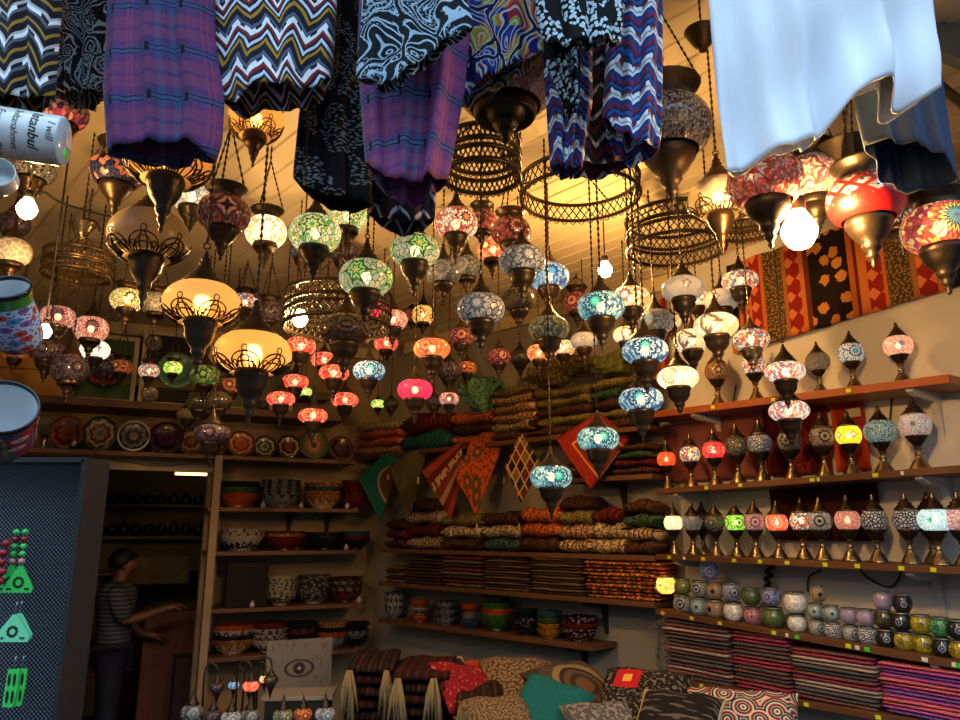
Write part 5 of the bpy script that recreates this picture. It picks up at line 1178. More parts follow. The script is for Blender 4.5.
zz1 = zigzag('zigzag_mustard_grey', ['0b0f18', '9a7428', '0b0f18', '0c1018', '5a5a68', '10141c', 'b8b0b0', '0a0e16'], pitch=.066, amp=.026, wave=.085)
zz2 = zigzag('zigzag_bright', ['101828', 'b08020', '10182a', 'c8d4e8', '101a30', '8a2420', 'f0f4ff', '141c2c', '58607a', '0d1424'], pitch=.085, amp=.02, wave=.062)
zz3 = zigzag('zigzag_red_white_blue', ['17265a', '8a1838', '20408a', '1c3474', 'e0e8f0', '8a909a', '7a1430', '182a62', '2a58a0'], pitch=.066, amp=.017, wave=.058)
zz4 = zigzag('zigzag_dark', ['10121e', '2a1420', '10121e', '141626', '8a8a98', '0e101a', '3a1420'], pitch=.07, amp=.024, wave=.07, dots='b8b8c4')
zz5 = zigzag('zigzag_red_white_blue_shaded', ['121a34', '5a1830', '141c3a', '16203e', '8a94a8', '141a34'], pitch=.066, amp=.017, wave=.058)  # darker copy of the red, white and blue zigzag, shade in its colours
pb = paisley('paisley_black_white', '0c1016', '8aa0b0', None, 17, 5.5); pb2 = paisley('paisley_black_white_big', '0c1016', '9ab4c8', None, 15, 6)
pc = paisley('paisley_many_colours', '141a50', 'c8c8b8', ['1a2a90', 'a02848', '182070', 'c87838', '2a48b0', '98a838'], 11, 7)
gd = dotted('black_grey_speckle', '08090b', '6a6e70'); gf = dotted('black_white_bead_floral', '06080b', 'b8ccd8', 110, .42)
garment('trousers', 'dark trousers with mustard and grey zigzags at the far left', TR, 1.34, [(-40, -90), (-30, 100)], [(66, -90), (62, 0), (54, 104)], [(-30, 104), (20, 104), (52, 100)], zz1, seed=2, back_dy=3)
garment('trousers', 'black trousers with white paisley between the zigzag and purple plaid pairs', TR, 1.50, [(40, -90), (52, 92)], [(113, -90), (110, 40), (107, 95)], [(52, 92), (75, 99), (100, 96), (107, 90)], pb, seed=3)
garment('trousers', 'purple plaid trousers hanging left, its leg opening showing underneath', TR, 1.32, [(112, -90), (108, 0), (104, 90), (108, 156)], [(213, -90), (215, 40), (224, 100), (222, 140), (214, 166)], [(108, 154), (135, 149), (165, 151), (190, 148), (214, 162)], plaid('plaid_purple_blue'), seed=4, back_dy=9, bulge=.035)
garment('trousers', 'bright trousers with white, mustard and red zigzags under which a cream lantern glows', TR, 1.36, [(214, -90), (214, 60), (220, 100)], [(340, -90), (335, 30), (331, 80)], [(220, 98), (240, 109), (268, 92), (300, 97), (320, 92), (331, 78)], zz2, seed=5, bulge=.04, back_dy=6)
garment('trousers', 'long black trousers with grey speckled sprigs in the middle', TR, 1.48, [(338, -90), (330, 85), (300, 110), (294, 170)], [(372, -90), (368, 90), (372, 206)], [(294, 178), (310, 192), (340, 203), (372, 206)], gd, seed=6)
garment('scarf', 'short black cloth with white paisley hanging over the pink plaid trousers', SK, 1.22, [(366, -90), (362, 20), (356, 82)], [(460, -90), (466, 0), (474, 27)], [(356, 80), (380, 87), (398, 86), (418, 68), (450, 44), (474, 26)], pb2, seed=7, back_dy=-3, bulge=.02)
garment('trousers', 'pink and purple plaid trousers under the black and white paisley cloth', TR, 1.34, [(362, -90), (358, 60), (366, 165)], [(468, -90), (470, 30), (464, 90), (450, 168), (446, 186)], [(366, 163), (378, 178), (400, 190), (425, 190), (446, 180)], plaid('plaid_pink_violet', '44325e', '34587c', '7c4080', '0c0a18', '984c66'), seed=8, bulge=.045, back_dy=5, dfold=((.8, .05, -.03),))
garment('trousers', 'dark navy zigzag trousers showing below the pink plaid pair', TR, 1.56, [(366, -90), (368, 180)], [(440, -90), (437, 150), (434, 226)], [(368, 214), (395, 226), (420, 225), (434, 218)], zz4, seed=9)
garment('trousers', 'brightly coloured paisley trousers beside the pink plaid pair', TR, 1.44, [(440, -90), (452, 100)], [(548, -90), (546, 30), (543, 52)], [(452, 104), (470, 98), (486, 84), (520, 70), (543, 52)], pc, seed=10, back_dy=2)
garment('trousers', 'darker leg of the red, white and blue zigzag trousers hanging lower', TR, 1.52, [(542, -90), (544, 60), (551, 170)], [(640, -90), (636, 160)], [(551, 168), (580, 170), (610, 168), (636, 160)], zz5, seed=11)
garment('trousers', 'red, white and blue zigzag trousers, the front leg rolled dark at the hem', TR, 1.38, [(612, -90), (606, 60), (603, 118)], [(663, -90), (662, 60), (661, 132), (658, 150)], [(603, 118), (615, 138), (635, 152), (658, 150)], zz3, seed=12, back_dy=8, bulge=.035)
garment('trousers', 'narrow left leg in bold red, white and blue zigzags behind the floral cloth', TR, 1.46, [(540, -90), (543, 50), (551, 166)], [(590, -90), (592, 100), (582, 167)], [(551, 167), (566, 171), (582, 168)], zz3, seed=22, bulge=.02)
garment('scarf', 'black cloth with white beaded flowers draped over the zigzag trousers', SK, 1.26, [(528, -90), (538, 20), (544, 40)], [(622, -90), (622, 20), (620, 40)], [(544, 42), (562, 50), (590, 46), (620, 42)], gf, seed=13, bulge=.018, back_dy=-3)
garment('scarf', 'narrow end of a black cloth with white flowers over the left zigzag leg', SK, 1.36, [(543, -90), (545, 60), (566, 112)], [(580, -90), (580, 60), (579, 100)], [(566, 114), (572, 117), (579, 104)], gf, seed=14, bulge=.012, back_dy=-2)
WHT = plain('bright_white_linen', 'e8ecf4', .8, 0, .03, 90, .0004); NVY = plain('navy_denim', '263a5c', .85, 0, .15, 120, .0005)
garment('dress', 'bright white cloth hanging in soft folds at the upper right', SK, 1.28, [(704, -95), (709, 0), (718, 100), (728, 172)], [(915, -95), (932, 0), (940, 60), (941, 86)], [(728, 173), (745, 167), (780, 158), (805, 150), (828, 132), (845, 110), (862, 98), (880, 94), (893, 108), (905, 109), (920, 102), (941, 86)], WHT, seed=15, folds=.034, nf=2.6, bulge=.03, back_dy=-4, nx=70)
garment('trousers', 'navy blue denim cloth hanging behind the white one at the edge', TR, 1.46, [(852, -90), (856, 110), (868, 156)], [(920, -90), (940, 70), (955, 178)], [(868, 146), (885, 152), (910, 156), (935, 168), (955, 180)], NVY, seed=16, bulge=.05, back_dy=22, dfold=((.15, .06, -.03),))
p = at(480, -110, 1.42); o = link('clothes_rail', MB().tube([(-1.6, 0, 0), (1.6, 0, 0)], .014, 10).mesh(), STEEL, None, (0, p.y, p.z)); tag(o, 'metal rail from which all the clothes hang', 'rail')
# ------------------------------------------------------------------ plates, bowls
PL = [(.001, .0), (.25, .0), (.3, .012), (.34, .03), (.44, .055), (.5, .07), (.5, .078), (.43, .066), (.33, .042), (.29, .02), (.001, .012)]
def plate(px, d, cols, label, key='B2', back=.12, k=8, rim=None, oval=1.0, cat='plate', group=None):
    p, rz = on(key, px, back); m = painted('plate_'+label.replace(' ', '_')[:30], cols, k=k, rim=rim)
    lean = math.radians(72)
    mb = MB().lathe([(r*d, z*d) for r, z in PL], 36, sx=oval)
    uu = []
    for f, q in zip(mb.f, mb.uv):
        uu.append(tuple((a_[0], math.hypot(mb.v[i][0]/oval, mb.v[i][1])/d*2) for i, a_ in zip(f, q)))
    mb.uv = uu
    o = link('decorative_plate', mb.mesh(), m, None, (p.x, p.y, p.z+d/2*math.sin(lean)+.003), (lean, 0, rz)); tag(o, label, cat, group); return o
for a in [(65, .24, ['4a2018', '6a3020', '3a1814', '7a4428'], 'dark red oval plate leaning at the left end of the plate row', .85),
 (98, .25, ['6a6a50', '8a8a68', '6a2820', '94947a', '223020'], 'pale plate with red centre and dark green rim', .85),
 (132, .235, ['8a8a88', '30343c', '707478', '20242c'], 'black and white painted plate with a white rim', .9, 'c0b8a8'),
 (165, .235, ['2a1030', '381840', '22102a', '30143a'], 'deep purple plate in the row', 1.0),
 (190, .2, ['8a6050', '5a2820', 'a08070', '3a2a28'], 'swirled red and white plate beside the deep purple one', 1.0),
 (240, .2, ['a03828', 'b86048', '803020', 'c08868', '5a3028'], 'orange-red painted plate right of the dark hanging lantern', 1.0),
 (264, .17, ['4a6058', '90a08c', '1c2420', 'a8a890', '101412'], 'dark green plate with black-dotted rim', 1.0),
 (288, .185, ['903828', '803024', '181410', 'a89878', '141210'], 'red-centred plate with black-dotted rim', 1.0),
 (313, .23, ['4a2a1c', 'c89070', 'a86048', '5a6838', '48582c'], 'green plate with a big peach flower', 1.0),
 (340, .2, ['3a1c18', '4a2820', '2a1412', '50302a'], 'dim brown-red plate last in the row by the corner', 1.0)]:
    plate(a[0], a[1], a[2], a[3], oval=a[4], rim=a[5] if len(a) > 5 else None, k=10 if 'flower' in a[3] else 8)
for x, lab, c in ((214, 'small patterned plate hidden behind the dark mosaic hanging lantern', ['6a5040', '8a7058', '3a2c24']),):
    plate(x, .16, c, lab)
def pot(px, d, h, key, back, mat, label, name, cat, prof=None):
    p, rz = on(key, px, back); prof = prof or [(.001, 0), (.35, 0), (.5, .3), (.5, .6), (.25, .8), (.2, .9), (.28, 1), (.24, .98), (.001, .9)]
    o = link(name, MB().lathe([(r*d, z*h) for r, z in prof], 22, vnorm=True).mesh(), mat, None, p); tag(o, label, cat); return o
pot(73, .05, .1, 'B2', .05, BRASS, 'tiny brass jug in front of the dark red oval plate', 'brass_jug', 'jug')
pot(43, .05, .09, 'B2', .06, BRASS, 'small brass cup left of the plate row', 'brass_cup', 'cup', [(.001, 0), (.4, 0), (.3, .1), (.38, .5), (.5, 1), (.46, .97), (.32, .5), (.001, .2)])
BW = [(.001, 0), (.22, 0), (.24, .05), (.2, .07), (.36, .3), (.46, .65), (.5, .97), (.505, 1.0), (.48, 1.0), (.44, .65), (.34, .34), (.001, .14)]
def bowls(key, px, w, n, ytop, palette, desc, back=None, rat=.34, group=None, jit=0):
    """n bowls nested: the lowest shows whole, the others as rims above it"""
    p, rz = on(key, px, .1); P = SH[key][0]; d = w*mpp(px, 540, p.y); back = d/2+.012; p, rz = on(key, px, back); zt = P.hit(px, ytop, back).z; H = zt-p.z; h0 = min(d*rat, H); st_ = (H-h0)/max(1, n-1) if n > 1 else 0
    for i in range(n):
        col, m = palette[(n-1-i) % len(palette)]
        o = link('nested_bowl' if n > 1 else 'painted_bowl', MB().lathe([(r*d, z*h0) for r, z in BW], 30, vnorm=True).mesh(), m, None, (p.x+random.uniform(-1, 1)*jit, p.y, p.z+i*st_), (0, 0, random.uniform(0, 6)))
        od = ORD[n-1-i] if n > 1 else 'single'
        if i == 0 and n > 1: od = 'lowest'
        tag(o, f'{col} bowl, {od} {desc}'.replace(' on the lowest bowl shelf', ' lowest shelf'), 'bowl', group)
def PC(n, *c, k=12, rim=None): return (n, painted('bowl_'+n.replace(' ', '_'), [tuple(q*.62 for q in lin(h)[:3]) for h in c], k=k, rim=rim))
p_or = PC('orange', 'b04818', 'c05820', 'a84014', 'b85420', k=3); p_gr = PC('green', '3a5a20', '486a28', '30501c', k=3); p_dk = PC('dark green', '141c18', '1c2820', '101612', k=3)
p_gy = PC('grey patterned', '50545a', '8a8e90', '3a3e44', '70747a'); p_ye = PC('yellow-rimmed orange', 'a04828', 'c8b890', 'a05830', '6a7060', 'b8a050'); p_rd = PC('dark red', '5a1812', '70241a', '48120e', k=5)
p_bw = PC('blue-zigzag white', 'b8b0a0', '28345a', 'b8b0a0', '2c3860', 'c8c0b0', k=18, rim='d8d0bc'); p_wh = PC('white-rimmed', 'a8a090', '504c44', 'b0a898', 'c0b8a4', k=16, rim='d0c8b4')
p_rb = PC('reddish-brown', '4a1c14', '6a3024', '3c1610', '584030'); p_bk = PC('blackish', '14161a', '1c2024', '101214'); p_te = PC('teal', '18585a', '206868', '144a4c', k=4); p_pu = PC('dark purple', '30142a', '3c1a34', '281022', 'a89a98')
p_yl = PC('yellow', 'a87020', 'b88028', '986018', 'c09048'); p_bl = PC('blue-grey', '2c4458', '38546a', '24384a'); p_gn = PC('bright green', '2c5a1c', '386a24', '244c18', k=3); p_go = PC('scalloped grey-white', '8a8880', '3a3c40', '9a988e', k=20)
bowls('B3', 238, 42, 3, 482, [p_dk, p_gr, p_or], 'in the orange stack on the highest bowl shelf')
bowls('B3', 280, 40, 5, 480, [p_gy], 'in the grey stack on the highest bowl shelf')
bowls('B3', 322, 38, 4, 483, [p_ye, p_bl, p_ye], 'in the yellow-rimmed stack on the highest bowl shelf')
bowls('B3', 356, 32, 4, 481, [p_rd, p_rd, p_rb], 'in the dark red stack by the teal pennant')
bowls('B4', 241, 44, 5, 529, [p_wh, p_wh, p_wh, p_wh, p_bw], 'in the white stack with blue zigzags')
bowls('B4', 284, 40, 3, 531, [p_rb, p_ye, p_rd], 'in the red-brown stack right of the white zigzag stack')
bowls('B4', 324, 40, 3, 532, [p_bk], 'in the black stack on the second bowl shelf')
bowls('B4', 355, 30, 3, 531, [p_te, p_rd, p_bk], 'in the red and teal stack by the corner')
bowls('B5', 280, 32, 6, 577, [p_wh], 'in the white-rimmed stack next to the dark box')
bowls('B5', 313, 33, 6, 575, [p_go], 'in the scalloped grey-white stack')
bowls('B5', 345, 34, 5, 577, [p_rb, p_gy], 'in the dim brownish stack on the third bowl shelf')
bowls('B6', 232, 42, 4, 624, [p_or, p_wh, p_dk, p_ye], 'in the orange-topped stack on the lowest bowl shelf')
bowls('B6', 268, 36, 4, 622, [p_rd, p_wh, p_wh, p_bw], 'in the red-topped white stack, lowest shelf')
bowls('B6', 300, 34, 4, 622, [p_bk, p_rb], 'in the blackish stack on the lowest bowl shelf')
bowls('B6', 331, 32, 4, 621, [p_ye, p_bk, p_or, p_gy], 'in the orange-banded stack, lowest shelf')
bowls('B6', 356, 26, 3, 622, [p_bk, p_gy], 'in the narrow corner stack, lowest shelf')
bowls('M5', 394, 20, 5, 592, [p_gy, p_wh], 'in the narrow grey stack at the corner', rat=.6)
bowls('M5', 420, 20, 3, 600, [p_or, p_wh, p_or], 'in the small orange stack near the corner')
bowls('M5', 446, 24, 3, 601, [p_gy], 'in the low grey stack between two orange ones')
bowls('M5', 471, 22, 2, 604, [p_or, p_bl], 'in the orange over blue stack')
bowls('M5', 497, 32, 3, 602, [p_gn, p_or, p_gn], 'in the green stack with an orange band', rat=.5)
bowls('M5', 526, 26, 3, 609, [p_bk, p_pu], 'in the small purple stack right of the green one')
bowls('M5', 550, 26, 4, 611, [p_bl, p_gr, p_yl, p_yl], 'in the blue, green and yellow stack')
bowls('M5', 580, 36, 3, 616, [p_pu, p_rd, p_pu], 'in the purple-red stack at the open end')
# dark box and little things between bowls
p, rz = on('B5', 244, .13); zt = B.hit(244, 562, .13).z
BXo = BX('storage_box', (p.x, p.y, (p.z+zt)/2), (.28, .18, zt-p.z-.002), plain('black_box_card', '060505', .8, 0, .2), rz=rz, bev=.006); tag(BXo, 'black box standing left of the white-rimmed bowls', 'box')
for i, (k_, x, lab) in enumerate((('B3', 263, 'tiny white teapot in front of the grey bowl stack'), ('B3', 301, 'tiny white figurine between the grey and yellow-rimmed bowls'), ('B3', 347, 'tiny white cup before the dark red bowl stack'), ('B4', 346, 'tiny white beaker before the red and teal bowl stack'), ('B5', 252, 'tiny pale figurine before the black box'), ('B5', 359, 'tiny pale jar beside the dim brownish bowls'))):
    pot(x, .035, .045, k_, .02, plain('white_glaze', 'b0a898', .2), lab, 'ceramic_trinket', 'ornament')
# ------------------------------------------------------------------ panels on the high shelf
def panel(x0, x1, y0, mat, label, back=.2, name='framed_panel', cat='picture', frame=True):
    a, _ = on('B1', x0, back); q, rz = on('B1', x1, back); zt = B.hit((x0+x1)/2, y0, back).z; c = (a+q)/2; wd = (q-a).length; h = zt-a.z
    t = thing(name, label, cat, (c.x, c.y, a.z+.002), (math.radians(-3), 0, rz)); o = BX('panel_board', (0, 0, h/2), (wd, .012, h), mat, t)
    if frame:
        mb = MB()
        for cc, dd in (((-wd/2, 0, h/2), (.03, .03, h+.03)), ((wd/2, 0, h/2), (.03, .03, h+.03)), ((0, 0, h), (wd, .03, .03)), ((0, 0, .015), (wd, .03, .03))): mb.box(cc, dd)
        link('frame', mb.mesh(), creamtrim, t, smooth=False)
    return t, wd, h
gm = SM('green_woven_mat', '4a6040', '587048', '3e5438', pitch=.012); bm_ = plain('black_board_speckled', '1c1814', .7, 0, .5, 200)
t, wd, h = panel(70, 131, 336, gm, 'green woven mat in a cream frame on the highest shelf')
def disc(parent, x, z, d, cols, name='hung_plate', k=8, y=-.02, label=None):
    mb = MB().lathe([(r*d, q*d*.6) for r, q in PL], 30)
    mb.uv = [tuple((a_[0], math.hypot(mb.v[i][0], mb.v[i][1])/d*2) for i, a_ in zip(f, q)) for f, q in zip(mb.f, mb.uv)]
    o = link(name, mb.mesh(), painted('disc_'+cols[0]+cols[1]+str(k), cols, k=k), None, parent.matrix_basis @ Vector((x, y, z)), (PI/2, 0, parent.rotation_euler.z))
    tag(o, label, 'plate'); return o
bpy.context.view_layer.update()
disc(t, 0, h*.5, .27, ['2a1410', '3a1c14', 'b04828', '241410', 'a84020', '1c100c'], k=9, label='black plate with orange leaf ring on the green mat')
t, wd, h = panel(139, 206, 334, bm_, 'black board with small pale plates in a cream frame on the highest shelf')
disc(t, 0, h*.5, .27, ['4a7a6a', '548874', '3f6c5e', '5a907c'], k=20, label='teal scalloped plate in the middle of the black board')
for sx, sz, w_ in ((-.38, .85, 'upper left'), (.36, .83, 'upper right'), (-.36, .15, 'lower left'), (.36, .15, 'lower right')):
    disc(t, sx*wd, h*sz, .12, ['7a7460', '6a6452', '8a8470', '5c5646'], k=12, label=f'small pale lace plate at the {w_} corner of the black board')
panel(228, 290, 345, plain('dim_teal_poster', '5a6a58', .7, 0, .4, 12), 'dim grey-green panel behind the lower frosted oval lantern')
p, rz = on('B1', 30, .14)
o = BX('cardboard_box', (p.x, p.y, p.z+.085), (.42, .2, .17), plain('yellow_card', 'b88838', .7, 0, .15), rz=rz, bev=.004); tag(o, 'yellow cardboard box on the highest shelf at the far left', 'box')
p, rz = on('B1', 24, .14); o = BX('cardboard_box', (p.x, p.y, p.z+.24), (.34, .18, .13), plain('yellow_card', 'b88838', .7, 0, .15), rz=rz, bev=.004); tag(o, 'smaller yellow box stacked on the first one at the far left', 'box')
for x, lk, lb in ((275, 'ambermos', 'small brown glass jar at the end of the highest shelf'), (262, 'olivedark', 'small smoky glass jar near the end of the highest shelf')):
    ch(x, .09, 0, lk, lb, back=.06, key='B1')
for x, lk, lb in ((357, 'olivedark', 'small smoky glass cup on top of the rolled covers by the corner'),):
    pass
# ------------------------------------------------------------------ display table with cushions, rugs and lamps
def TT(x, y, Y): return at(x, y, Y)
tb = thing('display_table', 'dark wooden table heaped with cushions and folded rugs', 'table', (.15, 3.45, 0))
TZ = .66
BX('table_top', (0, 0, TZ-.02), (2.1, .95, .04), wooddk, tb)
for a, b_ in ((-1, -1), (1, -1), (-1, 1), (1, 1)): BX('leg', (a*.97, b_*.4, (TZ-.04)/2), (.06, .06, TZ-.04), wooddk, tb)
@cached
def cush(name, kind):
    b = NB(name); u, v = b.uv(); nz = b.noise(b.comb(u, v), 60, 2); r = b.m_('SQRT', b.m_('ADD', b.m_('MULTIPLY', u, u), b.m_('MULTIPLY', v, v)))
    if kind == 'round':
        c = b.ramp(b.m_('ADD', b.m_('MULTIPLY', r, 4), b.m_('MULTIPLY', nz, .05)), [(0, '5a4028'), (.2, '33241a'), (.3, '55402a'), (.42, '2e2218'), (.5, '7a6848'), (.62, '463b28'), (.85, '342e20')])
    elif kind == 'tile':
        d = b.vor(b.comb(u, v), 12).outputs['Distance']; f = b.m_('FRACT', b.m_('MULTIPLY', d, 3)); c = b.ramp(f, [(0, '9a2c20'), (.2, 'c0b8a0'), (.45, '20242c'), (.7, 'a8a090'), (.85, '2c3038')])
    elif kind == 'blackred':
        c = b.mix(b.m_('GREATER_THAN', nz, .56), lin('161412'), lin('6a6050'))
        q = b.m_('MAXIMUM', b.m_('ABSOLUTE', b.m_('ADD', u, .06)), b.m_('ABSOLUTE', b.m_('SUBTRACT', v, .08))); c = b.mix(b.m_('LESS_THAN', q, .055), c, lin('a81c20')); c = b.mix(b.m_('LESS_THAN', q, .02), c, lin('d8a048'))
    elif kind == 'red': c = b.mix(b.m_('GREATER_THAN', nz, .6), lin('78101a'), lin('b04848'))
    elif kind == 'tan': c = b.mix(b.m_('LESS_THAN', b.vor(b.comb(u, v), 60).outputs['Distance'], .4), lin('4a3a26'), lin('7c684a'))
    elif kind == 'teal': c = b.mix(nz, lin('0a4644'), lin('0f6464'))
    elif kind == 'orange': c = b.mix(b.m_('GREATER_THAN', nz, .55), lin('8a3418'), lin('b05024'))
    elif kind == 'tan2': c = b.mix(b.m_('LESS_THAN', b.vor(b.comb(u, v), 90).outputs['Distance'], .4), lin('4a3a28'), lin('7a6648'))
    elif kind == 'blackgrey': c = b.mix(b.m_('GREATER_THAN', b.noise(b.comb(b.m_('MULTIPLY', u, .2), v), 40, 2), .55), lin('141311'), lin('565048'))
    elif kind == 'grey': c = b.mix(b.m_('GREATER_THAN', nz, .52), lin('4a4640'), lin('7a7468'))
    else: c = b.mix(nz, lin('14120f'), lin('2c2822'))
    e = b.m_('MAXIMUM', b.m_('ABSOLUTE', u), b.m_('ABSOLUTE', v))
    s = b.bsdf(c, .85, 0, .2); b.bump(s, nz, .003, .6); return b.done(s)
PIP = plain('cream_piping', 'a89870', .8)
def cushion(x, y, Y, w, kind, label, rot=(0, 0, 0), th=.13, pipe=False, zfix=None):
    c = at(x, y, Y)
    if zfix is not None: c.z = zfix
    bm = bmesh.new(); n = 18; mb = MB(); vs, us, fs = [], [], []
    for k in (0, 1):
        for i in range(n+1):
            for j in range(n+1):
                a, q = j/n*2-1, i/n*2-1; e = max(abs(a), abs(q)); pin = 1-.07*(1-abs(a)**2)*(abs(q)**3)-.0; pin2 = 1-.07*(1-abs(q)**2)*(abs(a)**3)
                zz = th/2*max(0, (1-a**4)*(1-q**4))**.45; X, Y_ = a*w/2*pin2, q*w/2*pin
                vs.append((X, Y_, (zz if k else -zz)+.004*math.sin(a*7+q*5))); us.append((X, Y_))
    m = (n+1)**2
    for k in (0, 1):
        for i in range(n):
            for j in range(n):
                f = (k*m+i*(n+1)+j, k*m+i*(n+1)+j+1, k*m+(i+1)*(n+1)+j+1, k*m+(i+1)*(n+1)+j); fs.append(f if k else f[::-1])
    mb.add(vs, fs, [tuple(us[k] for k in f) for f in fs]); o = link('cushion', mb.mesh(), cush('cushion_'+kind, kind), None, c, tuple(math.radians(q) for q in rot)); tag(o, label, 'cushion')
    if pipe:
        pts = []
        for i in range(40):
            t = i/40*4; s = int(t); f = (t-s)*2-1; pin = 1-.07*(1-f*f)
            a, q = ((f, -pin), (pin, f), (-f, pin), (-pin, -f))[s]; pts.append((a*w/2, q*w/2, 0))
        link('piping', MB().tube(pts, .006, 6, True).mesh(), PIP, o)
    return o
cushion(424, 678, 3.95, .26, 'dark', 'dark cushion with cream piping at the top of the rug pile', (30, 6, 40), .09, True)
cushion(446, 682, 3.75, .30, 'dark', 'blackish cushion with pale piping beside the red sequinned one', (32, 0, 30), .08, True)
cushion(466, 690, 3.55, .30, 'red', 'glittering red cushion wedged in the pile', (36, 12, 35), .09)
cushion(512, 686, 3.72, .36, 'tan', 'speckled tan cushion behind the turquoise one', (28, 0, -8), .13)
cushion(487, 679, 3.9, .25, 'orange', 'small orange cushion at the back of the pile', (30, 0, 25), .09)
cushion(580, 697, 3.5, .40, 'round', 'large brown cushion with concentric rings in the middle', (30, 0, 40), .13)
cushion(548, 710, 3.2, .30, 'teal', 'turquoise satin cushion in front of the ringed one', (34, 12, -28), .09)
cushion(640, 704, 3.3, .38, 'blackred', 'black and grey cushion with a red square', (32, 0, -28), .12)
cushion(676, 724, 3.05, .32, 'blackgrey', 'black and grey patterned cushion with pale piping at the bottom edge', (30, 0, -30), .1, True)
cushion(742, 740, 3.1, .44, 'tile', 'cushion with red and navy tile flowers, under the scarf shelf', (45, 0, -20), .13)
cushion(500, 722, 3.1, .28, 'tan2', 'flat beige cushion at the bottom edge left of the turquoise one', (25, 0, 15), .08)
cushion(604, 733, 3.0, .28, 'grey', 'crumpled grey-white cushion under the ringed one', (35, 0, 10), .08)
# folded rugs with tassels
rg = SM('dark_saddle_rug', '1a1210', '2a1a14', '120e0c', '3a2418', pitch=.05); rg2 = SM('maroon_rug', '2a1210', '3a1a14', '200e0c', pitch=.04)
FR = plain('cream_wool_fringe', '8a7850', .9, 0, .3, 60)
def rug(x0, x1, y, Y, n, h, desc, mats, tas=()):
    a, q = at(x0, y, Y), at(x1, y, Y); c = (a+q)/2; w = (q-a).length; z = TZ+.001
    H = c.z-TZ; n = max(1, n); hh = H/n; bot = None
    for i in range(n):
        o = link('folded_rug', slab_mesh(w*random.uniform(.94, 1), .5, hh*.98, random.random(), .2), mats[i % len(mats)], None, (c.x, c.y+.25, z+i*hh), (0, 0, random.uniform(-.04, .04)))
        tag(o, f'dark folded rug, {ORD[n-1-i] if i else "bottom"} {desc}', 'rug')
        if i == n-1: bot = o
    for tx in tas:
        p = at(tx, y+6, Y-.03)-bot.location; mb = MB()
        p = Matrix.Rotation(-bot.rotation_euler.z, 3, 'Z') @ p
        for k in range(16):
            dx = random.uniform(-.035, .035); dy = random.uniform(-.02, .0); l = random.uniform(.14, .26)
            mb.tube([(p.x+dx*.3, p.y+dy, p.z), (p.x+dx*.8, p.y+dy-.012, p.z-l*.4), (p.x+dx*1.2+random.uniform(-.01, .01), p.y+dy-.01, p.z-l)], [.004, .008, .003], 5)
        link('fringe', mb.mesh(), FR, bot)
rug(345, 392, 664, 3.55, 7, 0, 'in the left rug pile with cream tassels', [rg, rg2], (350, 386))
rug(394, 452, 672, 3.45, 7, 0, 'in the middle rug pile with cream tassels', [rg2, rg], (398, 434))
rug(454, 506, 700, 3.25, 3, 0, 'in the low rug pile under the red cushion', [rg, rg2], (462, 500))
# small goose-neck lamps and lantern tops on the left end
t2 = thing('side_table', 'low side table at the left bearing goose-neck lamps', 'table', (-1.5, 3.68, 0)); BX('table_top', (0, 0, .60), (1.1, .66, .04), wooddk, t2)
for a, b_ in ((-1, -1), (1, -1), (-1, 1), (1, 1)): BX('leg', (a*.5, b_*.21, .29), (.05, .05, .58), wooddk, t2)
def goose(x, y, w, look, label, Y, side=-1):
    c = at(x, y, Y); s = w*mpp(x, y, Y); zb = .621; t = thing('goose_neck_lamp', label, 'table lamp', (c.x, c.y, zb)); cz = c.z-zb
    gm_ = LOOK[look]; pr = [(.5*s*math.cos(a)**.8, cz+.33*s*math.sin(a)) for a in [-1.1+2.2*i/9 for i in range(10)]]
    me = MB().lathe(pr, 20, wuv=s); me.uv = [tuple((a, b-cz/s) for a, b in q) for q in me.uv]; link('glass_globe', me.mesh(), gm_, t)
    L('cap', [(r*s, cz+z*s) for r, z in [(.28, .26), (.3, .32), (.22, .4), (.12, .6), (.06, .8), (.03, .9)]], BRONZE, t, 14)
    L('cup', [(r*s, cz-z*s) for r, z in [(.02, 1.2), (.06, 1.0), (.1, .8), (.22, .5), (.3, .3), (.27, .24)]], BRONZE, t, 14)
    arc = [(side*s*.45*(1-math.cos(q))+0, 0, cz+s*.9+s*.55*math.sin(q)) for q in [PI*i/12 for i in range(13)]]+[(side*s*.9, 0, cz-s*.2), (side*s*.8, 0, .02)]
    link('goose_neck', MB().tube(arc, .005, 6).mesh(), BRONZE, t); L('foot', [(.001, 0), (.05, 0), (.052, .008), (.02, .02), (.008, .03)], BRONZE, t, 16, c=(side*s*.8, 0, 0))
goose(217, 687, 15, 'darkmos', 'goose-neck lamp with unlit dark globe by the door side', 3.7, -1)
goose(234, 685, 11, 'blueclear', 'goose-neck lamp with tiny pale blue lit globe', 3.65, 1)
goose(251, 686, 16, 'red', 'goose-neck lamp with glowing red globe', 3.6, -1)
goose(265, 679, 11, 'amber', 'goose-neck lamp with small amber lit globe half hidden', 3.8, -1)
goose(271, 680, 15, 'olivedark', 'goose-neck lamp with smoky globe in front of the white drawing', 3.62, -1)
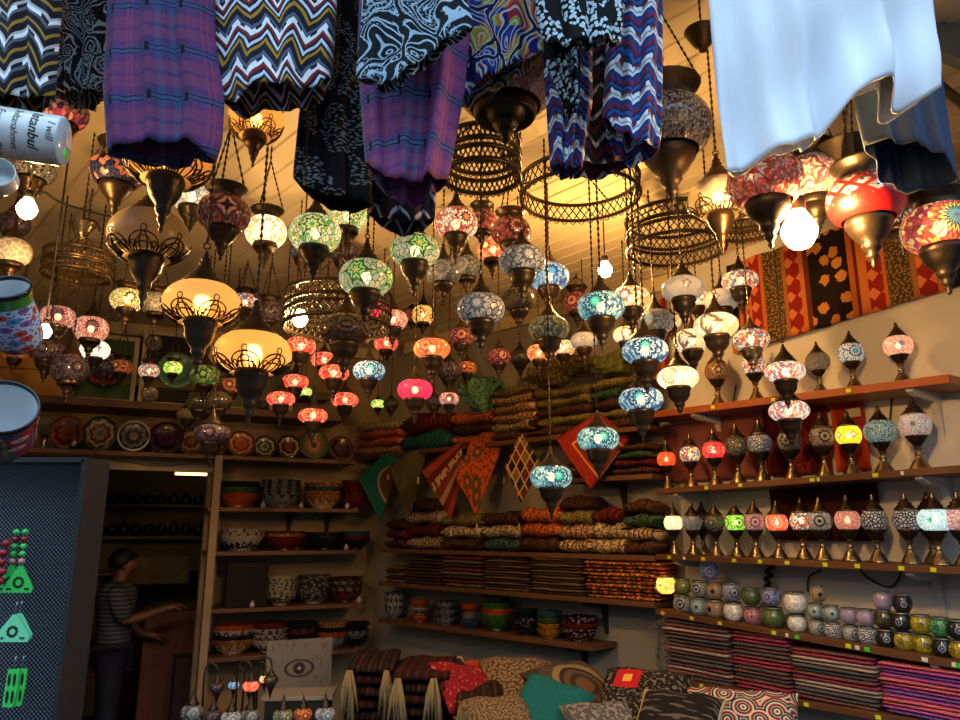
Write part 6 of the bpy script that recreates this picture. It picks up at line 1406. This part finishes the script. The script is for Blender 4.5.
for x, y, w, lk, lb in ((192, 712, 22, 'greyweb', 'clear web glass lamp at the bottom beside the doorway'), (213, 716, 18, 'darkmos', 'dark little lamp top with pointed cap, bottom row at the left'), (231, 718, 20, 'silverweb', 'silver-leaf lamp top standing below the blue goose-neck lamp'),
                        (250, 716, 20, 'greyweb', 'grey web lamp top standing below the red goose-neck lamp'), (283, 716, 20, 'olivenet', 'olive lamp top in the bottom row under the drawing'), (303, 714, 18, 'ambermos', 'brown lamp top in the bottom row under the drawing'), (325, 714, 20, 'silverweb', 'silver lamp top in the bottom row beside the rug pile')):
    c = at(x, y, 3.45+(x % 7)*.02); s = w*mpp(x, y, c.y); t = thing('small_mosaic_lamp', lb, 'table lamp', (c.x, c.y, .621)); cz = c.z-.621
    pr = [(.5*s*math.cos(a)**.8, cz+.36*s*math.sin(a)) for a in [-1.1+2.2*i/9 for i in range(10)]]; me = MB().lathe(pr, 18, wuv=s); me.uv = [tuple((a, b-cz/s) for a, b in q) for q in me.uv]
    link('glass_globe', me.mesh(), LOOK[lk], t); L('cap', [(r*s, cz+z*s) for r, z in [(.28, .28), (.3, .34), (.18, .5), (.1, .7), (.03, .95), (.002, 1.1)]], BRONZE, t, 14)
    L('stand', [(.001, 0), (.04, 0), (.03, .02), (.012, .05), (.02, cz-.4*s), (.28*s, cz-.3*s), (.26*s, cz-.26*s)] if cz > .1 else [(.001, 0), (.03, 0), (.28*s, max(.01, cz-.3*s))], BRONZE, t, 14)
# drawing with an eye and white box lid behind the goose-neck lamps
@cached
def eyeart(name):
    b = NB(name); u, v = b.uv(); x = b.m_('MULTIPLY', u, 1.0); r = b.m_('SQRT', b.m_('ADD', b.m_('MULTIPLY', x, x), b.m_('MULTIPLY', b.m_('MULTIPLY', v, v), 3.2)))
    ri = b.m_('SQRT', b.m_('ADD', b.m_('MULTIPLY', x, x), b.m_('MULTIPLY', v, v))); nz = b.noise(b.comb(b.m_('MULTIPLY', u, 5), v), 14, 2)
    c = b.mix(b.m_('GREATER_THAN', nz, .6), lin('6e6a64'), lin('5a5650')); c = b.mix(b.m_('LESS_THAN', b.m_('ABSOLUTE', b.m_('SUBTRACT', r, .075)), .008), c, lin('24221f'))
    c = b.mix(b.m_('LESS_THAN', ri, .032), c, lin('1c1a18')); c = b.mix(b.m_('LESS_THAN', ri, .009), c, lin('a09a90')); return b.done(b.bsdf(c, .7))
c = at(299, 668, 4.35); o = BX('drawing_board', c, (.36, .012, .30), eyeart('pencil_eye_drawing'), rz=B.rz()); tag(o, 'pencil drawing of an eye leaning below the bowl shelves', 'picture')
c = at(300, 694, 3.9); o = BX('box_lid', (c.x, c.y, c.z), (.34, .22, .02), plain('pale_grey_card', '8a8680', .7), rz=.1, bev=.004); tag(o, 'pale flat box lid lying below the eye drawing', 'box')
o = BX('storage_box', (c.x, c.y, (.62+c.z-.011)/2), (.3, .2, c.z-.012-.62), plain('dark_card', '1c1a18', .7), rz=.1); tag(o, 'dark box under the pale lid', 'box')
# ------------------------------------------------------------------ left: mugs, mesh stand with earrings
WG = plain('white_glazed_ceramic', 'c8ccd0', .12, 0, .04, 10, .0, .6); DR = plain('dark_rim_glaze', '0c1418', .15)
GRN = plain('green_glaze', '3a7a34', .15, 0, .2, 12)
@cached
def floral(name, base, c1, c2, c3, sc=38):
    b = NB(name); u, v = b.uv(); p = b.comb(b.m_('MULTIPLY', u, 1.0), v); vo = b.vor(p, 7); d = vo.outputs['Distance']; sep = b.n('ShaderNodeSeparateColor'); b.put(sep.inputs[0], vo.outputs['Color'])
    fl_ = b.ramp(sep.outputs[0], [(0, c1), (.4, c2), (.7, c3)]); v2 = b.vor(p, 22); c = b.mix(b.m_('LESS_THAN', v2.outputs['Distance'], .25), lin(base), lin('28407a')); c = b.mix(b.m_('LESS_THAN', d, .33), c, fl_); c = b.mix(b.m_('LESS_THAN', d, .08), c, lin('201828'))
    return b.done(b.bsdf(c, .15, 0, .5))
def axis_rot(d): return Vector((0, 0, 1)).rotation_difference(Vector(d).normalized())
def mug(x, y, Y, r, h, axis, mat, label, inner=WG, rim=DR, prof=None, band=None, handle=True, cat='mug'):
    c = at(x, y, Y); t = thing('hanging_mug', label, cat, c); t.rotation_mode = 'QUATERNION'; t.rotation_quaternion = axis_rot(axis)
    pr = prof or [(r*.96, -h/2), (r, -h/2+.004), (r, h/2)]
    L('mug_body', [(.001, -h/2)]+pr, mat, t, 40, wuv=h); L('inside', [(.001, -h/2+.006)]+[(q*.95, z+.004) for q, z in pr[:-1]]+[(pr[-1][0]*.95, h/2-.001)], inner, t, 36)
    q = pr[-1][0]; L('rim', [(q*.94, h/2-.003), (q*.95, h/2+.002), (q*1.0, h/2+.004), (q*1.03, h/2), (q*1.01, h/2-.005)], rim, t, 36)
    if band: L('band', [(a*1.01, z) for a, z in band[1]], band[0], t, 36)
    if handle:
        link('handle', MB().tube([(-r*.95-.028*math.sin(q), 0, -h*.28*math.cos(q)) for q in [PI*i/10 for i in range(11)]], .006, 8).mesh(), mat if not rim else rim, t)
    return t
# mug with writing: a horizontal cylinder, words running round it
Yw = 1.15; cm = at(14, 134, Yw); r_w = 25*mpp(20, 133, Yw); h_w = 96*mpp(20, 133, Yw)
ax = Vector((1, .25, -.06)).normalized()
mt = thing('written_mug', 'white mug covered in black handwriting, hung sideways at the far left', 'mug', cm - ax*h_w*.02); mt.rotation_mode = 'QUATERNION'
zq = ax; yq = Vector((0, -1, 0)); yq = (yq-zq*yq.dot(zq)).normalized(); xq = yq.cross(zq); mt.rotation_quaternion = Matrix((xq, yq, zq)).transposed().to_quaternion()
L('mug_body', [(.001, h_w/2), (r_w*.94, h_w/2), (r_w*.99, h_w/2-.002), (r_w, h_w/2-.005), (r_w, -h_w/2), (r_w*.93, -h_w/2), (r_w*.92, h_w/2-.012), (.001, h_w/2-.012)], WG, mt, 48)
INK = plain('black_ink', '14161a', .4, bump=0)
def wrap_text(txt, size, z, a0, bold=False):
    cu = bpy.data.curves.new('t', 'FONT'); cu.body = txt; cu.size = size; cu.shear = .25; cu.resolution_u = 3; cu.offset = .0004 if bold else 0
    o = bpy.data.objects.new('t', cu); C.objects.link(o); bpy.context.view_layer.update(); me = bpy.data.meshes.new_from_object(o); bpy.data.objects.remove(o)
    bm = bmesh.new(); bm.from_mesh(me); bmesh.ops.triangulate(bm, faces=bm.faces[:]); bmesh.ops.subdivide_edges(bm, edges=[e for e in bm.edges if e.calc_length() > .006], cuts=2)
    for v in bm.verts:
        X, Y_ = v.co.x, v.co.y; a = a0-X/r_w; v.co = Vector((math.sin(-a)*0+math.cos(a)*(r_w+.0006), math.sin(a)*(r_w+.0006), z+Y_))
    bm.to_mesh(me); bm.free(); return me
# local +y faces the viewer; words start at the top of the mug (angle where z_world is highest) and run down
up = mt.rotation_quaternion.inverted() @ Vector((0, 0, 1)); aup = math.atan2(up.y, up.x); afr = PI/2
sg = -1 if ((afr-aup+PI) % (2*PI)-PI) < 0 else 1
for i, (txt, sz, zf, a_) in enumerate((('I will', .018, .40, .5), ('Istanbul', .0225, .24, .1), ('Sultanahmet', .016, .08, .05), ('Famous Blue', .018, -.08, .2), ('St. Sophia', .020, -.25, .1))):
    me = wrap_text(txt, sz, h_w*zf-.0*sz, 0, i == 1)
    for v in me.vertices:
        a = math.atan2(v.co.y, v.co.x); ang = aup+sg*(a_+.72+(-a)); rr = r_w+.0006
        v.co = Vector((math.cos(ang)*rr, math.sin(ang)*rr, h_w*zf+(v.co.z-h_w*zf)))
    link('handwriting', me, INK, mt, smooth=False)
link('sticker', MB().box((0, 0, 0), (.013, .013, .0015)).mesh(), TAGG, mt, smooth=False, loc=mt.rotation_quaternion.inverted() @ (at(66, 154, Yw-.02)-mt.location))
mug(0, 178, 1.08, .025, .03, (.3, -.9, .1), WG, 'small plain grey-white dish under the written mug', rim=WG, handle=False, cat='dish')
FL = floral('white_floral_glaze', '9ab0c8', 'a83a38', '6a4a8a', '3a78a8')
r1 = 22*mpp(18, 300, 1.1)
mug(14, 318, 1.1, r1, .105, (.12, -.72, .68), FL, 'flower-painted mug with green bands, hung mouth up at the far left', prof=[(r1*.85, -.05), (r1*1.02, -.035), (r1*1.0, .01), (r1*.9, .03), (r1*.98, .0525)], band=(GRN, [(r1*.9, .0295), (r1*.94, .042), (r1*.99, .051)]), rim=DR)
r2 = 33*mpp(8, 410, 1.05)
RDG = floral('red_floral_glaze', '8a2430', '28486a', 'a8a8a8', '5a1c28')
mug(2, 428, 1.09, r2, .10, (.42, -.8, .52), RDG, 'large red-patterned mug, its pale inside facing out, at the far left', prof=[(r2*.6, -.05), (r2*.95, -.02), (r2, .03), (r2*1.0, .05)], rim=DR)
# mesh stand
@cached
def perforated(name):
    b = NB(name); u, v = b.uv(); s_ = .0068
    a = b.m_('PINGPONG', b.m_('ADD', b.m_('DIVIDE', b.m_('ADD', u, v), s_), 50), .5); q = b.m_('PINGPONG', b.m_('ADD', b.m_('DIVIDE', b.m_('SUBTRACT', u, v), s_), 500), .5)
    hole = b.m_('MULTIPLY', b.m_('GREATER_THAN', a, .22), b.m_('GREATER_THAN', q, .22))
    s = b.bsdf('14161a', .4, .6); tr = b.n('ShaderNodeBsdfTransparent'); mx = b.n('ShaderNodeMixShader'); b.put(mx.inputs[0], hole)
    b.t.links.new(s.outputs[0], mx.inputs[1]); b.t.links.new(tr.outputs[0], mx.inputs[2]); return b.done(mx)
Ym = 1.25; cs = [(-30, 452), (86, 460), (72, 724), (-30, 724)]; P4 = [at(x, y, Ym) for x, y in cs]
st_ = thing('mesh_display_stand', 'dark perforated metal stand at the lower left where earrings hang', 'display stand', (P4[2].x-.08, Ym, P4[2].z-.9))
zt, zb, xl = P4[1].z, .0, P4[0].x-.05; c0 = st_.location
mb = MB(); xr0, xr1 = P4[1].x, P4[2].x+ (P4[2].x-P4[1].x)*3.2*0
vs = [(xl, Ym, .25), (xr0, Ym, .25), (xr0, Ym, zt), (xl, Ym, zt)]
mb.add([Vector(v)-c0 for v in vs], [(0, 1, 2, 3)], [((vs[0][0], vs[0][2]), (vs[1][0], vs[1][2]), (vs[2][0], vs[2][2]), (vs[3][0], vs[3][2]))]); link('mesh_sheet', mb.mesh(), perforated('perforated_metal'), st_, smooth=False)
link('back_board', MB().box(Vector(((xl+xr0)/2, Ym+.07, (zt+.25)/2))-c0, (xr0-xl-.02, .01, zt-.25)).mesh(), plain('grey_backing_board', 'a0a8b4', .6, 0, .1, 8), st_, smooth=False)
mb = MB(); mb.box(Vector((xr0, Ym+.035, (zt+.25)/2))-c0, (.008, .08, zt-.25)); mb.box(Vector(((xl+xr0)/2, Ym+.035, zt))-c0, (xr0-xl, .08, .008)); mb.box(Vector(((xl+xr0)/2, Ym+.035, .245))-c0, (xr0-xl, .08, .01)); mb.box(Vector(((xl+xr0)/2, Ym+.035, .12))-c0, (.04, .06, .25)); mb.box(Vector(((xl+xr0)/2, Ym+.035, .01))-c0, (.4, .3, .02))
link('frame', mb.mesh(), BLACK, st_, smooth=False)
st_.location = c0
EG = plain('green_carved_pendant', '35b850', .35, 0, .15, 40); EM = plain('mint_carved_pendant', '74cc9a', .35, 0, .15, 40); EB = plain('black_inlay', '101a12', .4); PK = plain('pink_bead', 'c08878', .3); RB = plain('dark_red_bead', '8a1420', .3)
def flat(pts, c, th=.003): 
    mb = MB(); n = len(pts); vs = [(x, -th, z) for x, z in pts]+[(x, 0, z) for x, z in pts]; mb.add(vs, [tuple(range(n)), tuple(range(2*n-1, n-1, -1))]+[(i, n+i, n+(i+1) % n, (i+1) % n) for i in range(n)]); return mb.mesh()
def earring(x, y, w, h, kind, mat, label, dy=0):
    Y = Ym-.012-dy; c = at(x, y, Y); k = mpp(x, y, Y); w *= k; h *= k; t = thing('earring', label, 'earring', c, (0, 0, .0))
    if kind == 'tri': pts = [(-w*.06, h/2), (w*.06, h/2), (w/2, -h*.32), (w*.46, -h/2), (-w*.46, -h/2), (-w/2, -h*.32)]
    else: pts = [(-w*.4, h/2), (w*.5, h/2), (w*.48, 0), (w*.36, -h*.46), (w*.2, -h/2), (-w/2, -h*.48), (-w*.46, 0)]
    link('pendant', flat(pts, c), mat, t, smooth=False)
    mb = MB()
    if kind == 'tri':
        for i in range(10):
            a = 2*PI*i/10; mb.lathe([(.0004, -.0001), (h*.06, 0), (.0004, .0001)], 8, sx=1.0, M4=Matrix.Translation((h*.17*math.cos(a), -.0036, -h*.12+h*.17*math.sin(a))) @ Matrix.Rotation(PI/2, 4, 'X'))
        for e in (-1, 1):
            for q in (.26, .34): mb.lathe([(.0004, -.0001), (h*.05, 0), (.0004, .0001)], 8, M4=Matrix.Translation((e*w*q, -.0036, -h*.36)) @ Matrix.Rotation(PI/2, 4, 'X'))
    else:
        for e in (-1, 1):
            for q in (.22, -.22):
                mb.add([(e*w*.2+w*.12*math.cos(a), -.0035, q*h+h*.17*math.sin(a)) for a in [2*PI*i/12 for i in range(12)]], [tuple(range(12))])
    link('inlay_pattern', mb.mesh(), EB, t, smooth=False)
    mb = MB(); mb.tube([(0, 0, h/2), (0, -.002, h/2+.008), (.002, -.004, h/2+.018), (0, 0, h/2+.02)], .0009, 5); link('hook', mb.mesh(), STEEL, t)
    return t, h
def beads(t, h, n=5, mats=None):
    for i in range(n): L('bead', [(.0005, 0), (.0045, .002), (.0055, .005), (.0045, .008), (.0005, .01)], (mats or [PK, EG, EG, RB, EG])[i % 5], t, 10, loc=(0, -.002, h/2+.002+.0115*i))
for a, dy, lab in (((20, 579, 30, 26, 'tri', EG), 0, 'green triangular earring with beads, the front one of the top pair'), ((11, 579, 28, 26, 'tri', EG), -.008, 'green triangular earring with beads, the one behind in the top pair')):
    t, h = earring(*a, lab, dy=dy); beads(t, h)
earring(14, 628, 35, 26, 'tri', EM, 'mint green triangular earring, front one of the middle pair'); earring(19, 626, 30, 25, 'tri', EM, 'mint green triangular earring, behind in the middle pair', dy=-.006)
earring(12, 688, 13, 36, 'rect', EG, 'green oblong earring on the left of the lowest pair'); earring(20, 687, 12, 35, 'rect', EG, 'green oblong earring on the right of the lowest pair', dy=-.004)
t = thing('bead_string', 'strand of dark red beads hung at the edge beside the top earrings', 'necklace', at(2, 566, Ym-.02))
for i in range(5): L('bead', [(.0005, 0), (.006, .003), (.007, .007), (.006, .011), (.0005, .014)], RB, t, 10, loc=(.002*math.sin(i*2), 0, -.03+.0145*i))
# narrow strip of trinkets on the door casing
for i, (y, m, lb) in enumerate(((585, PK, 'pink trinket pinned high on the door casing'), (618, BRASS, 'little brass trinket pinned on the door casing'), (660, BRASS, 'bright brass bell pinned low on the door casing'), (677, STEEL, 'small grey stud pinned on the door casing'))):
    p = B.hit(76, y, WOB-.08); o = L('door_trinket', smoothprof([(.001, -.02), (.02, -.015), (.025, .005), (.012, .02), (.001, .025)], 2), m, None, 12, loc=p); tag(o, lb, 'ornament')
# ------------------------------------------------------------------ store room behind the doorway
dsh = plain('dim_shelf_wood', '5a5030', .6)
def storeshelf(z, label, off=2.0):
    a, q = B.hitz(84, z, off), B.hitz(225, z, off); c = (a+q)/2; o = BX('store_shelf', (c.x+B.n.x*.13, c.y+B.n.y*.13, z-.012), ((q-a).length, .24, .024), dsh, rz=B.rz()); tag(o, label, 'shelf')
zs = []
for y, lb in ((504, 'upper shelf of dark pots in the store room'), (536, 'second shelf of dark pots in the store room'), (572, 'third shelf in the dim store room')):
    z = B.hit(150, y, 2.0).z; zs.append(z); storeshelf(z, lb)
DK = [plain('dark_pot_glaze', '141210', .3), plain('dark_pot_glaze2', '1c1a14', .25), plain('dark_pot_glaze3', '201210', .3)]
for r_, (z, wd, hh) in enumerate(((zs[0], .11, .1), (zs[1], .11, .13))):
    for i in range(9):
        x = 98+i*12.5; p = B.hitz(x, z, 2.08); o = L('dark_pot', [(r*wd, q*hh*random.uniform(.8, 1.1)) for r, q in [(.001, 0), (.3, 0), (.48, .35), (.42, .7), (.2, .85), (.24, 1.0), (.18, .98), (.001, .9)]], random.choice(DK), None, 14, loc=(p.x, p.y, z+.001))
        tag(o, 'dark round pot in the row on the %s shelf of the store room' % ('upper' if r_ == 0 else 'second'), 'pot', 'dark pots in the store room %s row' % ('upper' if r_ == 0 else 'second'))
def inbox(x, y0, y1, w, d, off, mat, label, name, cat, lift=0):
    a = B.hit(x, y0, off); k = mpp(x, y0, a.y); z0 = B.hit(x, y1, off).z if y1 else 0.0; h = a.z-z0; o = BX(name, (a.x, a.y+d/2, z0+h/2), (w*k, d, h), mat, rz=B.rz(), bev=.006); tag(o, label, cat); return o
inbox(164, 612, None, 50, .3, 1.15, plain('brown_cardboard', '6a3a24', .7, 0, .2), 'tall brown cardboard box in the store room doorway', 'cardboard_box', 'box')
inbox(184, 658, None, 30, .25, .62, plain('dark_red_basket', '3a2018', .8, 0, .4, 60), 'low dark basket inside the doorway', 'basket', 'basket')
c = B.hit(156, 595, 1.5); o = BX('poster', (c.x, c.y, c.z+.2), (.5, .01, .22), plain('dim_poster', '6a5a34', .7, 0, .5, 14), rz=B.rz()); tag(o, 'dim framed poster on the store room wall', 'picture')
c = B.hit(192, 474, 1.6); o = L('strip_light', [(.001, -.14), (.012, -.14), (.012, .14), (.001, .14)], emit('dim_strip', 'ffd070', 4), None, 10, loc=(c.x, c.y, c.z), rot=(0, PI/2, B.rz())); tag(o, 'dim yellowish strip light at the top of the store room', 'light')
# person standing in the doorway, turned to the right
def skin(name, joints, bones, mat, parent, sub=2):
    me = bpy.data.meshes.new(name); me.from_pydata([j[:3] for j in joints], bones, []); o = bpy.data.objects.new(name, me); C.objects.link(o); o.parent = parent
    m = o.modifiers.new('s', 'SKIN'); o.modifiers.new('d', 'SUBSURF').levels = sub; o.modifiers['d'].render_levels = sub
    for v, j in zip(me.skin_vertices[0].data, joints): v.radius = (j[3], j[4] if len(j) > 4 else j[3])
    me.skin_vertices[0].data[0].use_root = True; me.materials.append(mat); m.use_smooth_shade = True; return o
hd = B.hit(120, 566, .85); gz = 0.0
pr = thing('person', 'person in a grey patterned shirt standing in the dark doorway, arm held forward', 'person', (hd.x, hd.y, 0), (0, 0, B.rz()))
hz = hd.z; s = hz/1.62
J = [(0, 0, .95*s, .11, .09), (0, .0, 1.15*s, .10, .08), (.0, 0, 1.35*s, .12, .08), (.0, 0, 1.46*s, .07), (.02, 0, 1.54*s, .05), (.035, 0, 1.62*s, .085, .085), (.04, 0, 1.70*s, .08, .075),
     (.0, -.17, 1.40*s, .055), (.06, -.2, 1.15*s, .045), (.26, -.2, 1.22*s, .035), (.36, -.19, 1.26*s, .03), (0, .17, 1.40*s, .055), (.05, .2, 1.14*s, .045), (.2, .17, 1.0*s, .035), (.26, .16, .98*s, .03),
     (0, -.1, .9*s, .1), (.02, -.1, .5*s, .065), (0, -.1, .1*s, .045), (.1, -.1, .04, .035), (0, .1, .9*s, .1), (.0, .1, .5*s, .065), (-.02, .1, .1*s, .045), (.1, .1, .04, .035)]
E = [(0, 1), (1, 2), (2, 3), (3, 4), (4, 5), (5, 6), (2, 7), (7, 8), (8, 9), (9, 10), (2, 11), (11, 12), (12, 13), (13, 14), (0, 15), (15, 16), (16, 17), (17, 18), (0, 19), (19, 20), (20, 21), (21, 22)]
SK_ = plain('skin_tone', '6a4434', .5, 0, .05)
J += [(.13, 0, 1.615*s, .018), (.40, -.19, 1.27*s, .022), (.30, .15, .97*s, .022)]; E += [(5, 23), (10, 24), (14, 25)]
b0 = len(J)
for (bx, by, bz, root) in ((.40, -.19, 1.27*s, 24), (.30, .15, .97*s, 25)):
    for k in range(4):
        J += [(bx+.04, by-.024+.016*k, bz+.005, .009), (bx+.075-.006*abs(k-1.5), by-.026+.017*k, bz-.005, .008), (bx+.095-.008*abs(k-1.5), by-.026+.017*k, bz-.025, .007)]; q = len(J); E += [(root, q-3), (q-3, q-2), (q-2, q-1)]
    J += [(bx+.015, by-.035, bz-.015, .01), (bx+.045, by-.045, bz-.03, .008)]; q = len(J); E += [(root, q-2), (q-2, q-1)]
skin('body', J, E, SK_, pr, 1)
L('patterned_shirt', smoothprof([(.19, .84*s), (.175, .95*s), (.165, 1.1*s), (.19, 1.28*s), (.20, 1.38*s), (.15, 1.45*s), (.07, 1.49*s), (.062, 1.50*s)], 3), st('grey_check_shirt', ['3a4048', '5a626a', '30363c'], .03), pr, 24, sx=.72)
for e, q in ((-1, (.06, -.2, 1.17*s)), (1, (.05, .2, 1.16*s))):
    link('shirt_sleeve', MB().tube([(0, e*.13, 1.42*s), (0, e*.17, 1.39*s), (.03, e*.2, 1.28*s), q], [.055, .075, .068, .058], 12).mesh(), st('grey_check_shirt', ['3a4048', '5a626a', '30363c'], .03), pr)
J3 = [(0, 0, .93*s, .15, .12), (0, -.1, .86*s, .115), (.02, -.1, .5*s, .08), (0, -.1, .12*s, .065), (0, .1, .86*s, .115), (.0, .1, .5*s, .08), (-.02, .1, .12*s, .065)]
skin('dark_trousers', J3, [(0, 1), (1, 2), (2, 3), (0, 4), (4, 5), (5, 6)], plain('dark_blue_jeans', '141a2c', .8), pr)
hb = bmesh.new(); bmesh.ops.create_icosphere(hb, subdivisions=3, radius=.1)
for v in hb.verts: v.co = Vector((v.co.x*1.08-.005, v.co.y*.98, max(v.co.z, -.045 if v.co.x < .02 else .025)*1.05))
me = bpy.data.meshes.new('h'); hb.to_mesh(me); hb.free(); link('hair', me, plain('black_hair', '0c0a09', .6), pr, (.025, 0, 1.66*s))
for e in (-1, 1):
    L('ear', smoothprof([(.001, -.02), (.012, -.012), (.014, .01), (.001, .02)], 2), SK_, pr, 8, loc=(.03, e*.092, 1.615*s)); L('eye', [(.0005, -.006), (.006, 0), (.0005, .006)], BLACK, pr, 8, loc=(.118, e*.032, 1.64*s), rot=(0, PI/2, 0))
L('mouth', [(.0005, -.02), (.004, 0), (.0005, .02)], plain('lip_tone', '6a3028', .5), pr, 8, loc=(.118, 0, 1.575*s), rot=(PI/2, 0, 0))

# wires at the left
def wire(pts, Y, label, r=.004):
    pp = smoothp([at(x, y, Y+dy) for x, y, dy in pts]); o = link('electric_wire', MB().tube([v-pp[0] for v in pp], r, 6).mesh(), BLACK, None, pp[0]); tag(o, label, 'wire')
wire([(38, 196, 0), (44, 192, .1), (60, 202, .3), (85, 210, .5), (112, 216, .7), (116, 205, .7)], 2.0, 'slack dark wire sagging over the small brass ring at the left')
wire([(100, 232, 0), (96, 222, 0), (84, 219, 0), (84, 228, 0)], 2.6, 'short looped wire at the small brass canopy')
wire([(84, 470, 0), (84, 456, 0), (120, 461, .1), (160, 466, .2), (196, 462, .3), (208, 456, .33)], 4.72, 'black wire sagging beneath the plate shelf above the doorway')
# ------------------------------------------------------------------ light and view
w = bpy.data.worlds.new('sky'); S.world = w; w.use_nodes = True; nt = w.node_tree; nt.nodes.clear()
tc = nt.nodes.new('ShaderNodeTexCoord'); sp = nt.nodes.new('ShaderNodeSeparateXYZ'); nt.links.new(tc.outputs['Generated'], sp.inputs[0])
rp = nt.nodes.new('ShaderNodeValToRGB'); nt.links.new(sp.outputs[2], rp.inputs[0])
e = rp.color_ramp.elements; e[0].position = .12; e[0].color = (.035, .045, .06, 1); e[1].position = .5; e[1].color = (.55, .78, 1, 1)
bg = nt.nodes.new('ShaderNodeBackground'); nt.links.new(rp.outputs[0], bg.inputs[0]); bg.inputs[1].default_value = SKY
ow = nt.nodes.new('ShaderNodeOutputWorld'); nt.links.new(bg.outputs[0], ow.inputs[0])
S.view_settings.view_transform = 'Standard'; S.view_settings.look = 'None'; S.view_settings.gamma = 1; S.view_settings.use_curve_mapping = False
S.view_settings.exposure = EXPO
S.cycles.use_denoising = True; S.cycles.max_bounces = 6; S.cycles.transparent_max_bounces = 12
S.cycles.sample_clamp_indirect = 3; S.cycles.caustics_reflective = False; S.cycles.caustics_refractive = False
